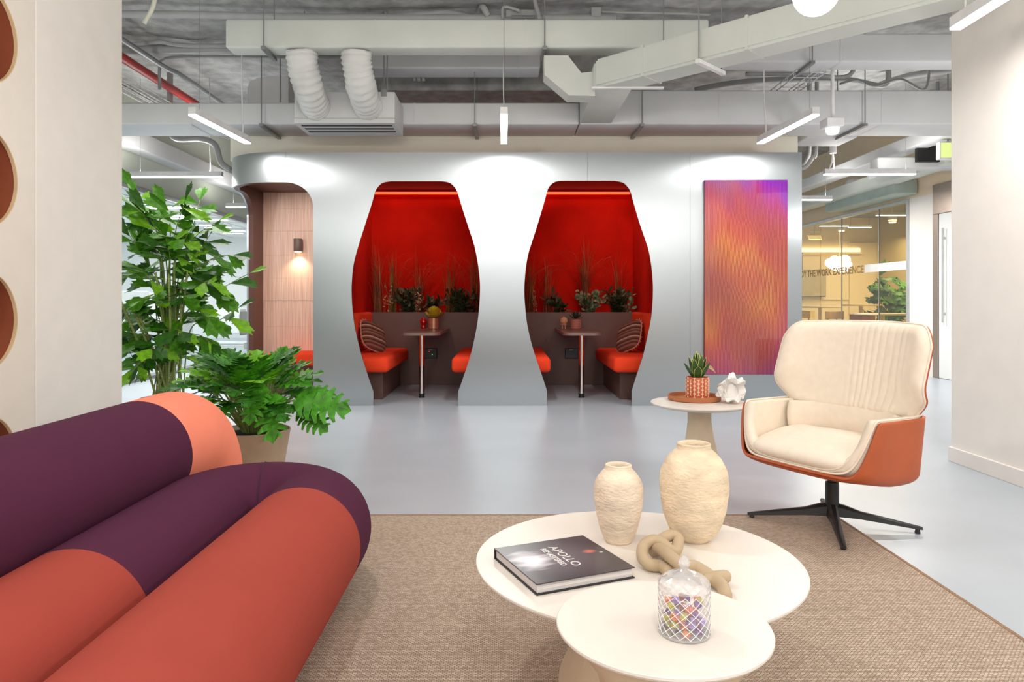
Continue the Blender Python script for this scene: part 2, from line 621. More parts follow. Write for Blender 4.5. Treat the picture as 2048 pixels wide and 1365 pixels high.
def brushed(name, col, rough=0.32, aniso=0.75, metal=1.0, sc=(1.2, 1.2, 260), bump=0.06, rot=0.0):
    m = bpy.data.materials.new(name)
    m.use_nodes = True
    nt = m.node_tree
    b = nt.nodes['Principled BSDF']
    b.inputs['Base Color'].default_value = lin(col)
    b.inputs['Metallic'].default_value = metal
    b.inputs['Roughness'].default_value = rough
    b.inputs['Anisotropic'].default_value = aniso
    b.inputs['Anisotropic Rotation'].default_value = rot
    tc = nt.nodes.new('ShaderNodeTexCoord')
    mp = nt.nodes.new('ShaderNodeMapping')
    mp.inputs['Scale'].default_value = sc
    nt.links.new(tc.outputs['Object'], mp.inputs[0])
    n = nt.nodes.new('ShaderNodeTexNoise')
    n.inputs['Scale'].default_value = 2.0
    n.inputs['Detail'].default_value = 4
    nt.links.new(mp.outputs[0], n.inputs[0])
    mr = nt.nodes.new('ShaderNodeMapRange')
    mr.inputs[3].default_value = rough - 0.05
    mr.inputs[4].default_value = rough + 0.07
    nt.links.new(n.outputs[0], mr.inputs[0])
    nt.links.new(mr.outputs[0], b.inputs['Roughness'])
    bp = nt.nodes.new('ShaderNodeBump')
    bp.inputs['Strength'].default_value = bump
    bp.inputs['Distance'].default_value = 0.002
    nt.links.new(n.outputs[0], bp.inputs['Height'])
    nt.links.new(bp.outputs[0], b.inputs['Normal'])
    tg = nt.nodes.new('ShaderNodeTangent')
    tg.direction_type = 'UV_MAP'
    tg.uv_map = 'UVMap'
    nt.links.new(tg.outputs[0], b.inputs['Tangent'])
    MATS[name] = m
    return m


M_bronze = mat('brushed_bronze_steel', (176, 160, 148), 0.36, metal=0.9, vary=0.03, stretch=(1, 1, 40))
dr = thing('door_1', None, None, (XR, 9.3, 0)); dr['kind'] = 'structure'
obj('portal_jamb', MB().rbox(XR - 0.02, XR + 0.14, 9.575, 9.69, 0, 2.2, 0.004), M_bronze, dr)
obj('portal_header', MB().rbox(XR - 0.02, XR + 0.14, 8.3, 9.69, 2.2, 2.6, 0.004), M_bronze, dr)
leaf = obj('door_leaf', MB().rbox(XR - 0.005, XR + 0.04, 8.4, 9.572, 0.005, 2.198, 0.003), M_white, dr)
obj('handle', MB().rbox(XR - 0.05, XR - 0.03, 9.425, 9.445, 0.75, 2.0, 0.005), M_alul, leaf)
obj('handle_bracket', MB().box(XR - 0.032, XR - 0.004, 9.43, 9.44, 0.85, 0.88), M_alul, leaf)
obj('handle_bracket', MB().box(XR - 0.032, XR - 0.004, 9.43, 9.44, 1.85, 1.88), M_alul, leaf)
obj('wall_meeting', MB().box(XR, XR + 0.12, 4.7, 8.3, 0, 3.95), M_cream, kind='structure')
# inside the meeting room
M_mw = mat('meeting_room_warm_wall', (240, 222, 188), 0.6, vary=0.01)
M_mw_shaded = mat('meeting_room_shaded_wall', (190, 174, 132), 0.7, vary=0.01)  # warm wall tone darkened to olive for the weaker light there
wb = obj('wall_meeting_back', MB().box(XR + 0.1, 9.0, 17.0, 17.2, 0, 3.0), M_mw, kind='structure')
obj('wall_meeting_side', MB().box(8.86, 9.0, 9.0, 17.0, 0, 3.0), M_mw_shaded, kind='structure')
obj('wall_meeting_near', MB().box(XR + 0.12, 9.0, 9.0, 9.1, 0, 3.0), M_mw_shaded, kind='structure')
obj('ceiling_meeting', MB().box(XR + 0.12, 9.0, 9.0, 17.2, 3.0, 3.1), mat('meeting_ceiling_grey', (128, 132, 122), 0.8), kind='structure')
d = 16.98
obj('trim_2', MB().box(X_(1600, d), X_(1718, d), d - 0.06, d + 0.01, Z_(505, d), Z_(497, d)), M_ledwarm, kind='structure')
obj('trim_3', MB().box(X_(1600, d), X_(1718, d), d - 0.16, d - 0.02, Z_(509, d), Z_(505.5, d)), M_mw, kind='structure')
for a, b, y0, y1 in ((1605, 1640, 510, 600), (1641, 1697, 512, 600), (1698, 1752, 486, 640)):
    obj('wall_panel', MB().rbox(X_(a, d), X_(b, d), d - 0.02, d + 0.01, Z_(y1, d), Z_(y0, d), 0.004), M_mw, wb)
t = thing('door_2', None, None, (8.85, 15.0, 0)); t['kind'] = 'structure'
obj('door_leaf', MB().rbox(8.82, 8.86, 14.6, 15.4, 0.0, 2.15, 0.006), mat('door_leaf_ochre', (206, 186, 142), 0.6), t)
obj('door_frame', MB().rbox(8.80, 8.865, 15.41, 15.47, 0.0, 2.2, 0.004), M_mw_shaded, t)
d = 16.8
t = thing('wall_screen', 'large grey wall screen on the warm wall inside the meeting room', 'screen', W(1626, 595, d))
obj('panel', MB().rbox(X_(1590, d), X_(1652, d), d, d + 0.06, Z_(593, d), Z_(541, d), 0.008), mat('screen_grey', (176, 164, 138), 0.35), t)
obj('bezel', MB().rbox(X_(1589, d), X_(1653, d), d + 0.02, d + 0.08, Z_(594, d), Z_(540, d), 0.008), mat('screen_bezel', (120, 112, 96), 0.4), t)
# cloud pendant
t = thing('cloud_pendant', 'glowing white cloud shaped pendant lamp hanging behind the lettered glass', 'lamp', W(1675, 545, 14.6))
d = 14.6
cl = MB()
for (px, py, r) in ((1659, 526, 0.09), (1669, 521, 0.10), (1680, 524, 0.12), (1690, 521, 0.11), (1696, 530, 0.08), (1672, 532, 0.11), (1684, 536, 0.10), (1664, 531, 0.08), (1692, 540, 0.05)):
    cl.sphere(W(px, py, d), r, 12, 8)
obj('shade', cl, emit('cloud_glow', (255, 244, 226), 5.0), t, smooth=True)
obj('cord', MB().tube([W(1680, 516, d), (W(1680, 516, d).x, d, 3.0)], 0.006, 5), M_cord, t)
# linear lights and downlights in the meeting room
for k, (a, b, y, d, lab) in enumerate(((1640, 1696, 453.5, 14.2, 'slim lit linear lamp hanging deepest in the meeting room'), (1697, 1742, 456, 15.0, 'short slim linear lamp beside the downlights in the meeting room'), (1753, 1813, 432, 12.2, 'slim linear lamp at the near end of the meeting room'))):
    t = thing('meeting_light', lab, 'light', W((a + b) / 2, y, d), group='meeting room linear lamps')
    z = Z_(y, d)
    obj('housing', MB().box(X_(a, d), X_(b, d), d - 0.03, d + 0.03, z + 0.012, z + 0.06), M_lampwhite, t)
    obj('diffuser', MB().box(X_(a, d), X_(b, d), d - 0.027, d + 0.027, z, z + 0.011), M_ledfar, t)
    for q in (a + 4, b - 4):
        obj('wire', MB().tube([(X_(q, d), d, z + 0.05), (X_(q, d), d, 3.0)], 0.003, 4), M_rod, t)
for k, (px, py, d) in enumerate(((1683, 463, 14.6), (1785, 446, 12.6))):
    c = W(px, py, d)
    t = thing('downlight', ['small round downlight shining deeper in the meeting room', 'small round downlight shining near the room corner pillar'][k], 'light', c)
    obj('body', MB().lathe([(0.06, 0.012), (0.07, 0.05), (0.07, 0.12), (0.05, 0.14)], 16, c), M_lampwhite, t, smooth=True)
    obj('lens', MB().lathe([(0.055, 0.0), (0.058, 0.011)], 16, c), emit('downlight_lens', (255, 240, 205), 6), t)
    obj('stem', MB().tube([c + Vector((0, 0, 0.13)), (c.x, c.y, 3.0)], 0.008, 5), M_lampwhite, t)
d = 15.6
t = thing('ceiling_panel', 'pale framed square panel hanging tilted under the meeting room ceiling', 'panel', W(1629, 480, d))
fr = [W(1615, 468, d), W(1640, 468, d), W(1643, 479.5, d), W(1618, 479.5, d)]
obj('panel', MB().prism(fr, (0, 0.03, 0)), mat('hanging_panel', (150, 138, 105), 0.6), t)
fm = MB()
obj('frame', fm.tube(fr, 0.012, 4, closed=True), M_mw, t)
obj('wire', MB().tube([W(1629, 468, d), (X_(1629, d), d, 3.0)], 0.004, 4), M_rod, t)

# tables and chairs
M_tt = mat('pale_table_top', (238, 216, 178), 0.4)
M_ch = mat('beech_chair', (206, 172, 128), 0.5)
for (px, y, d, w, lab) in ((1640, 613, 14.6, 0.42, 'round pale high table before the wall screen'), (1722, 609, 13.0, 0.33, 'round pale high table at the middle of the meeting room'), (1765, 627, 11.5, 0.42, 'round pale table beside the meeting room plant')):
    z = Z_(y, d)
    x = X_(px, d)
    t = thing('meeting_table', lab, 'table', (x, d, 0), group='meeting room tables')
    obj('tabletop', MB().lathe([(w * 0.96, z - 0.03), (w, z - 0.015), (w, z)], 32, (x, d, 0)), M_tt, t)
    obj('column', MB().tube([(x, d, 0.02), (x, d, z - 0.03)], 0.035, 10), M_tt, t)
    obj('foot', MB().lathe([(0.24, 0), (0.24, 0.015), (0.05, 0.03)], 24, (x, d, 0)), M_tt, t)


def cafe_chair(x, y, rz, lab):
    t = thing('cafe_chair', lab, 'chair', (x, y, 0), rz, 'meeting room chairs', local=True)
    obj('seat', MB().rbox(-0.21, 0.21, -0.2, 0.22, 0.43, 0.46, 0.01), M_ch, t)
    for sx in (-0.19, 0.19):
        obj('leg', MB().tube([(sx, -0.18, 0.0), (sx * 0.95, -0.17, 0.44)], 0.016, 6), M_ch, t)
        obj('leg', MB().tube([(sx, 0.22, 0.0), (sx * 0.97, 0.2, 0.44), (sx, 0.23, 0.82)], 0.016, 6), M_ch, t)
    obj('backrest', MB().rbox(-0.22, 0.22, 0.21, 0.245, 0.70, 0.84, 0.01), M_ch, t)
    obj('back_rail', MB().rbox(-0.2, 0.2, 0.215, 0.235, 0.58, 0.62, 0.006), M_ch, t)
    return t


cafe_chair(X_(1612, 14.0), 14.0, 2.2, 'beech chair tucked in before the wall screen table')
cafe_chair(X_(1640, 13.2), 13.2, -2.4, 'beech chair seen side on near the silver wall edge')
cafe_chair(X_(1690, 12.8), 12.8, 0.4, 'beech chair at the middle of the meeting room')
t = thing('low_cabinet', 'low terracotta cabinet under the middle meeting table', 'cabinet', (X_(1736, 12.4), 12.5, 0))
d = 12.3
obj('body', MB().rbox(X_(1721, d), X_(1751, d), d, d + 0.4, 0.0, Z_(631, d), 0.006), mat('terracotta_front', (160, 92, 58), 0.5), t)
obj('door', MB().rbox(X_(1722, d), X_(1736, d), d - 0.018, d, 0.06, Z_(632.5, d), 0.003), MATS['terracotta_front'], t)
obj('door', MB().rbox(X_(1736.6, d), X_(1750, d), d - 0.018, d, 0.06, Z_(632.5, d), 0.003), MATS['terracotta_front'], t)
obj('top_board', MB().rbox(X_(1720, d), X_(1752, d), d - 0.03, d + 0.42, Z_(631, d), Z_(629, d), 0.004), M_tt, t)

# ================================================================== CEILING SERVICES
def duct(name, lab, x0, x1, y0, y1, z0, z1, m=None, seams=(), hangers=(), r=0.02, rodtop=3.72):
    t = thing(name, lab, 'duct', ((x0 + x1) / 2, (y0 + y1) / 2, z0))
    obj('cladding', MB().rbox(x0, x1, y0, y1, z0, z1, r, 3), m or M_duct, t, smooth=True, auto=40)
    for s in seams:
        obj('seam_band', MB().rbox(s - 0.012, s + 0.012, y0 - 0.0025, y1 + 0.0025, z0 - 0.0025, z1 + 0.0025, r, 2), m or M_duct, t, smooth=True, auto=40)
    for hx in hangers:
        obj('hanger_strut', MB().rbox(hx - 0.018, hx + 0.018, y0 - 0.05, y1 + 0.05, z0 - 0.03, z0 - 0.001, 0.003), M_rod, t)
        obj('hanger_rod', MB().tube([(hx, y0 - 0.03, z0 - 0.03), (hx, y0 - 0.03, rodtop)], 0.005, 6), M_rod, t)
        obj('hanger_rod', MB().tube([(hx, y1 + 0.03, z0 - 0.03), (hx, y1 + 0.03, rodtop)], 0.005, 6), M_rod, t)
    return t


duct('air_duct', 'pale green grey horizontal duct feeding the two white flexible ducts', -2.338, 1.69, 5.95, 6.16, 3.15, 3.39, seams=(X_(750, 5.95), X_(1052, 5.95)), hangers=(X_(530, 5.95), X_(1089, 5.95)))
duct('air_duct', 'grey duct under the bulkhead behind the fan coil unit', -4.4, 0.72, 7.03, 7.55, 2.776, 2.992, M_ductg, seams=(-3.1, -0.9), hangers=(X_(525, 7.03), X_(950, 7.03)), rodtop=3.7)
duct('air_duct', 'taller grey duct running behind the ceiling sensor', 0.725, 5.3, 7.03, 7.55, 2.776, 3.115, M_ductg, seams=(2.1, 3.7), hangers=(X_(1283, 7.03), X_(1727, 7.03)), rodtop=3.7)
duct('air_duct', 'high grey duct with a cable tray below it', 1.80, 5.2, 6.4, 6.64, 3.18, 3.44, M_ductg, seams=(3.0,), hangers=(X_(1622, 6.4),))
duct('air_duct', 'short dark patched duct behind the pale green one', -1.34, 0.33, 6.9, 7.2, 3.284, 3.55, M_ductg, seams=(X_(930, 6.9), X_(1037, 6.9)))
# diagonal duct
u = Vector((0.72, -0.69, 0)).normalized()
n_ = Vector((0.69, 0.72, 0)).normalized()
P0 = Vector((0.722, 5.868, 2.79))
Lb = 2.95
t = thing('air_duct', 'large pale diagonal duct crossing toward the right wall', 'duct', P0 + u * 1.4)
bm = bmesh.new()
q = MB().prism([P0, P0 + n_ * 0.27, P0 + n_ * 0.27 + Vector((0, 0, 0.235)), P0 + Vector((0, 0, 0.235))], u * Lb)
vs = [bm.verts.new(p) for p in q.v]
for f_ in q.f:
    bm.faces.new([vs[i] for i in f_])
bmesh.ops.bevel(bm, geom=list(bm.edges), offset=0.02, segments=3, affect='EDGES')
obj('cladding', MB().bm(bm), M_duct, t, smooth=True, auto=40)
for s in (0.45, 1.30):
    a = P0 + u * s
    q = MB().prism([a - n_ * 0.003 - Vector((0, 0, .003)), a + n_ * 0.273 - Vector((0, 0, .003)), a + n_ * 0.273 + Vector((0, 0, 0.238)), a - n_ * 0.003 + Vector((0, 0, 0.238))], u * 0.02)
    obj('seam_band', q, M_duct, t)
for s in (0.95,):
    a = P0 + u * s - Vector((0, 0, 0.03))
    obj('hanger_strut', MB().prism([a - n_ * 0.06, a + n_ * 0.34, a + n_ * 0.34 + Vector((0, 0, 0.028)), a - n_ * 0.06 + Vector((0, 0, 0.028))], u * 0.035), M_lampwhite, t)
    for k in (-0.035, 0.31):
        b_ = a + n_ * k + u * 0.017
        obj('hanger_rod', MB().tube([b_, (b_.x, b_.y, 3.72)], 0.005, 6), M_rod, t)
a = Vector((X_(1183, 5.84), 5.84, 2.775))
obj('hanger_strut', MB().rbox(a.x, X_(1327, 5.84), 5.82, 5.86, 2.772, 2.788, 0.003), M_lampwhite, t)
obj('hanger_rod', MB().tube([(X_(1327, 5.84), 5.84, 2.76), (X_(1327, 5.84), 5.84, 3.7)], 0.005, 6), M_rod, t)
# link back to the rear duct and the offset branch
obj('branch', MB().rbox(0.722, 1.04, 5.88, 7.028, 2.785, 3.0, 0.015, 2), M_duct, t, smooth=True, auto=40)
pf = [(1088, 111), (1136, 111), (1163, 146), (1190, 143), (1190, 192), (1138, 191), (1089, 150)]
obj('offset_branch', MB().prism([W(x, y, 5.96) for x, y in pf], (0, 0.2, 0)), M_duct, t)
# ducts beyond the pod
duct('air_duct', 'long duct running along the sage wall above the glazed office', XL + 0.005, -4.50, 7.6, 17, 2.90, 3.13, M_ductg)
duct('air_duct', 'long duct running away above the meeting room front', 4.93, 5.15, 7.6, 17, 2.90, 3.06, M_ductg)
duct('air_duct', 'second long duct lower beside the meeting room front', 5.28, 5.52, 8.6, 17, 2.68, 2.86, M_duct)
t = duct('air_duct', 'stub duct hanging just past the corner of the silver wall', 3.18, 3.72, 7.565, 8.0, 2.765, 2.98, M_ductg)
duct('air_duct', 'low cross duct below the exit sign', 4.55, 5.78, 8.75, 8.95, 2.66, 2.80, M_ductg)
t = duct('duct_box', 'grey green insulated box duct against the warm wall above the glass', 5.45, 5.79, 10.05, 12.2, 2.54, 2.75, mat('green_grey_insulation', (176, 190, 182), 0.6))
tb = MB().tube(bez([(5.5, 10.0, 2.8), (5.35, 10.3, 2.86), (5.5, 10.8, 2.78), (5.45, 11.3, 2.88)], 6), 0.10, 12)
obj('flexible_sleeve', tb, M_flex, t, smooth=True)
# fan coil unit
t = thing('fan_coil_unit', 'grey box fan coil unit with slots between the flexible ducts and lamps', 'air conditioner', (-1.47, 6.7, 2.66))
obj('casing', MB().rbox(-1.927, -1.009, 6.5, 7.02, 2.70, 2.945, 0.012, 2), M_ductg, t, smooth=True, auto=40)
obj('slot_frame', MB().rbox(-1.927, -1.009, 6.495, 7.0, 2.655, 2.70, 0.004), M_ductg, t)
for k in range(3):
    obj('slot', MB().box(-1.88, -1.05, 6.56 + k * 0.12, 6.60 + k * 0.12, 2.651, 2.656), M_dark, t)
for sx in (-1.12, -1.09, -1.85):
    obj('hanger_rod', MB().tube([(sx, 6.56, 2.93), (sx, 6.56, 3.7)], 0.006, 6), M_rod, t)
obj('bracket', MB().rbox(-1.135, -1.085, 6.495, 6.52, 2.90, 2.97, 0.003), M_rod, t)


def flex(lab, pts, r):
    path = bez(pts, 14)
    rs, ps = [], []
    for i, p in enumerate(path):
        rs.append(r * (1 + 0.05 * math.sin(i * 1.7) + 0.05 * mnoise.noise(Vector((i * 0.9, pts[0][0] * 5, 0)))))
    m = MB().tube(path, rs, 28)
    m.v = [tuple(Vector(p) + Vector((mnoise.noise(Vector(p) * 9), mnoise.noise(Vector(p) * 9 + Vector((7, 0, 0))), mnoise.noise(Vector(p) * 22))) * 0.010) for p in m.v]
    t = thing('flexible_duct', lab, 'duct', pts[-1], group='white flexible ducts')
    obj('sleeve', m, M_flex, t, smooth=True)
    e = Vector(path[-1])
    cr = MB().tube([path[-1] + (path[-2] - path[-1]) * 0.3, path[-1] + (path[-1] - path[-2]) * 0.4], r * 1.05, 28)
    obj('end_collar', cr, M_flex, t, smooth=True)
    return t


flex('white wrapped flexible duct plugged into the unit nearer the left lamp', [W(603, 104, 6.06), W(606, 130, 6.08), W(616, 172, 6.2), W(628, 206, 6.42), W(632, 214, 6.52)], 0.127)
flex('white wrapped flexible duct plugged into the unit nearer the centre lamp', [W(713, 104, 6.06), W(714, 130, 6.08), W(722, 172, 6.2), W(733, 206, 6.42), W(737, 214, 6.52)], 0.125)
# insulated elbow behind
pr = [W(495, 232, 7.56), W(495, 175, 7.56), W(500, 163, 7.56), W(515, 156, 7.56), W(545, 152, 7.56), W(577, 153, 7.56), W(577, 232, 7.56)]
t = thing('duct_elbow', 'pale rounded insulated elbow peeking over the grey duct', 'duct', W(535, 200, 7.7))
obj('cladding', MB().prism(pr, (0, 0.4, 0)), M_flex, t)
obj('joint_band', MB().box(X_(560, 7.56), X_(562, 7.56), 7.553, 7.97, Z_(205, 7.56), Z_(151, 7.56)), M_rod, t)
# conduits
def pipe(lab, pts, r=0.018, m=None, name='conduit', n=8, clips=()):
    return obj(name, MB().tube(bez(pts, 6), r, n), m or M_pipe, smooth=True, label=lab, cat='pipe')


zc = 3.625
def Y_(py, z=zc):
    return D_(py, z)
pipe('thick painted pipe under the concrete nearest the pale duct end', [(-4.5, Y_(27), zc), (-3, Y_(29), zc), (-2.0, Y_(34), zc), (-0.9, Y_(36), zc), (1, Y_(36), zc)], 0.035)
pipe('thin wavy conduit under the concrete left of the pale duct', [(-4.5, Y_(86), zc), (-3.75, Y_(88), zc), (-3.45, Y_(84), zc), (-3.2, Y_(91), zc), (-2, Y_(91), zc)], 0.02)
pipe('thick sagging pipe under the concrete behind the thin conduit', [(-5, Y_(98), zc), (-3.6, Y_(99), zc), (-2.8, Y_(97), zc), (-2, Y_(101), zc), (-1, Y_(101), zc)], 0.05)
pipe('thin conduit bending straight down near the red pipe', [(-1.2, Y_(114), zc), (-3.3, Y_(114), zc), (X_(330, 7.7), 7.66, zc - 0.01), (X_(323, 7.7), 7.66, zc - 0.08), (X_(323, 7.7), 7.66, 3.3)], 0.017)
pipe('bright red sprinkler pipe running under the ceiling', [(-3.80, 5.2, 3.45), (-3.80, 8, 3.45), (-3.80, 12.5, 3.45)], 0.045, M_red, name='sprinkler_pipe', n=12)
pipe('dark cable bundle running behind the red pipe', [(-3.62, 5.2, 3.5), (-3.6, 7.4, 3.5), (-3.57, 8.2, 3.52), (-3.6, 12, 3.5)], 0.028, M_rod)
pipe('curved white conduit rising behind the pale duct', [(X_(770, 6.6), 6.6, 3.7), (X_(782, 6.6), 6.55, 3.55), (X_(788, 6.6), 6.5, 3.42)], 0.03)
pipe('pale bowed conduit lying behind the pale duct top', [W(700, 35, 6.6), W(780, 33, 6.6), W(850, 28, 6.6), W(900, 26, 6.6), W(945, 37, 6.6)], 0.028)
pipe('bent white conduit dropping to the junction box', [(X_(955, 6.5), 6.7, 3.72), W(965, 14, 6.5), W(976, 32, 6.5)], 0.03)
pipe('thin bent conduit looping over the junction box', [W(1005, 38, 6.4), W(1005, 18, 6.4), W(1015, 14, 6.4), W(1040, 22, 6.4)], 0.014)
pipe('wavy conduit hanging past the junction box', [W(1068, -10, 6.4), W(1072, 12, 6.4), W(1080, 38, 6.4)], 0.02)
t = thing('junction_box', 'flat grey junction box on the concrete above the pale duct', 'box', W(1048, 36, 6.5))
obj('body', MB().rbox(X_(1012, 6.5), X_(1075, 6.5), 6.45, 6.7, Z_(37, 6.5), Z_(23, 6.5), 0.006), M_pipe, t)
obj('cover', MB().rbox(X_(1022, 6.4), X_(1070, 6.4), 6.43, 6.449, Z_(33, 6.4), Z_(27, 6.4), 0.003), M_rod, t)
t = thing('junction_box', 'small square junction box beside the diagonal duct', 'box', W(1192, 35, 6.5))
obj('body', MB().rbox(X_(1182, 6.5), X_(1202, 6.5), 6.5, 6.62, Z_(36, 6.5), Z_(14, 6.5), 0.004), M_pipe, t)
obj('cover', MB().rbox(X_(1183, 6.5), X_(1201, 6.5), 6.485, 6.499, Z_(34, 6.5), Z_(16, 6.5), 0.003), M_pipe, t)
pipe('thin conduit running across the concrete to the small junction box', [W(1203, 24, 6.52), W(1350, 27, 6.6), W(1420, 30, 6.6)], 0.012)
t = thing('support_plate', 'tilted white plate above three stub pipes', 'plate', W(825, 146, 7.1))
obj('plate', MB().prism([W(801, 135, 7.1), W(846, 130, 7.1), W(849, 142, 7.1), W(805, 148, 7.1)], (0, 0.03, 0)), M_lampwhite, t)
for k in range(3):
    obj('stub_pipe', MB().tube([W(826 + k * 9, 142, 7.25), W(829 + k * 9, 162, 7.25)], 0.018, 8), M_pipe, t)
obj('hanger_rod', MB().tube([W(825, 135, 7.12), (X_(825, 7.12), 7.12, 3.72)], 0.005, 5), M_rod, t)
# loose cable end
pts = bez([W(318, -60, 5.2), W(309, 0, 5.2), W(302, 22, 5.2), W(288, 47, 5.2)], 8)
obj('loose_strap', MB().tube(pts, 0.017, 8), mat('cream_strap', (220, 222, 206), 0.5), smooth=True, label='loose cream cable end dangling from the concrete by the wall', cat='cable')
# wire cable tray left
def cable_tray(lab, x0, x1, y0, y1, z, rung, h=0.05, name='cable_tray'):
    t = thing(name, lab, 'cable tray', ((x0 + x1) / 2, y0, z))
    for x in (x0, x1):
        obj('side_wire', MB().tube([(x, y0, z + h), (x, y1, z + h)], 0.006, 5), M_lampwhite, t)
        obj('side_wire', MB().tube([(x, y0, z), (x, y1, z)], 0.006, 5), M_lampwhite, t)
    obj('bottom_wire', MB().tube([((x0 + x1) / 2, y0, z), ((x0 + x1) / 2, y1, z)], 0.005, 5), M_lampwhite, t)
    y = y0
    r0 = None
    while y <= y1:
        m = MB().tube([(x0, y, z + h), (x0, y, z), (x1, y, z), (x1, y, z + h)], 0.004, 4)
        obj('rung', m, M_lampwhite, t)
        y += rung
    return t


cable_tray('white wire cable tray beside the red pipe', -4.12, -3.88, 6.4, 9.4, 3.28, 0.16)
pipe('grey cable lying in the wire tray by the red pipe', [(-4.05, 6.4, 3.30), (-4.02, 8, 3.305), (-4.05, 9.4, 3.30)], 0.012)
pipe('pale cable lying in the wire tray by the red pipe', [(-3.96, 6.4, 3.30), (-3.98, 8, 3.305), (-3.95, 9.4, 3.30)], 0.010, M_cord)
cable_tray('white wire cable tray between the two right hand ducts', 2.78, 3.02, 6.75, 9.6, 3.20, 0.16)
pipe('bowed conduit behind the diagonal duct', [W(1390, 180, 7.9), W(1450, 168, 7.9), W(1530, 160, 7.9), W(1610, 158, 7.9), W(1700, 160, 7.9), W(1770, 170, 7.9), (X_(1775, 7.9), 7.9, 3.685)], 0.03)
pipe('horizontal conduit behind the diagonal duct', [W(1492, 148, 7.2), W(1600, 148, 7.2), W(1700, 150, 7.2), (X_(1706, 7.2), 7.2, 3.685)], 0.022)
pipe('slack cable above the tall grey duct', [W(1680, 168, 7.7), W(1715, 160, 7.7), W(1750, 172, 7.7), W(1800, 158, 7.7), W(1850, 178, 7.7), (X_(1860, 7.7), 7.7, 3.685)], 0.014)
pipe('thick pipe above the tall grey duct near the right wall', [W(1760, 170, 8.4), W(1820, 152, 8.2), W(1900, 140, 8.0), (X_(1920, 8.0), 8.0, 3.685)], 0.04)
pipe('curved pale pipe dropping toward the left office front', [(X_(340, 8.3), 8.3, 3.68), W(342, 250, 8.3), W(352, 277, 8.3), W(400, 278, 8.3), W(430, 290, 8.3), W(442, 325, 8.3), W(462, 340, 8.3)], 0.035)
pipe('white hose beside the silver wall corner below the ducts', [(X_(1634, 8.3), 8.3, 3.68), W(1632, 296, 8.3), W(1625, 315, 8.3), W(1612, 333, 8.3), W(1600, 338, 8.3)], 0.025)
pipe('second white hose beside the silver wall corner', [(X_(1619, 8.5), 8.5, 3.68), W(1618, 296, 8.5), W(1613, 318, 8.5), W(1603, 334, 8.5)], 0.03)
t = thing('drop_sleeve', 'white tube sleeve with a thin cable below the stub duct', 'pipe', W(1666, 308, 8.3))
obj('sleeve', MB().tube([W(1666, 290, 8.3), W(1666, 307, 8.3)], 0.037, 12), M_lampwhite, t)
obj('cable', MB().tube(bez([W(1665, 307, 8.3), W(1664, 325, 8.3), W(1657, 340, 8.3)], 5), 0.008, 6), M_cord, t)
# sensor
c = W(1665, 258, 6.7)
t = thing('ceiling_sensor', 'white motion sensor on a rod in front of the tall grey duct', 'sensor', c)
obj('rod', MB().tube([(c.x, c.y, c.z + 0.08), (c.x, c.y, 3.72)], 0.018, 8), M_lampwhite, t)
obj('junction_housing', MB().rbox(c.x - 0.085, c.x + 0.075, c.y - 0.08, c.y + 0.08, c.z + 0.01, c.z + 0.09, 0.008), M_lampwhite, t)
obj('sensor_head', MB().lathe([(0.02, -0.055), (0.045, -0.05), (0.058, -0.03), (0.062, 0.0), (0.062, 0.012)], 20, c), emit('sensor_dome', (255, 255, 252), 1.0), t, smooth=True)
# exit sign and dark screen
d = 8.2
M_exit = emit('exit_sign_glow', (226, 240, 150), 1.0)
t = thing('exit_sign', 'small lit green yellow exit sign box partly behind the right wall', 'sign', W(1895, 318, d))
obj('housing', MB().rbox(X_(1880, d), X_(1925, d), d, d + 0.08, Z_(318, d), Z_(283, d), 0.006), M_lampwhite, t)
obj('lit_face', MB().box(X_(1882, d), X_(1923, d), d - 0.006, d - 0.001, Z_(315, d), Z_(286, d)), M_exit, t)
obj('hanger', MB().tube([(X_(1900, d), d + 0.04, Z_(283, d)), (X_(1900, d), d + 0.04, 3.7)], 0.008, 6), M_rod, t)
d = 8.7
t = thing('hanging_screen', 'black screen hanging under the ceiling behind the exit sign', 'screen', W(1865, 325, d))
obj('panel', MB().rbox(X_(1834, d), X_(1930, d), d, d + 0.05, Z_(324, d), Z_(292, d), 0.006), M_blk, t)
obj('bracket', MB().tube([(X_(1880, d), d + 0.05, Z_(300, d)), (X_(1880, d), d + 0.05, 3.72)], 0.02, 6), M_rod, t)

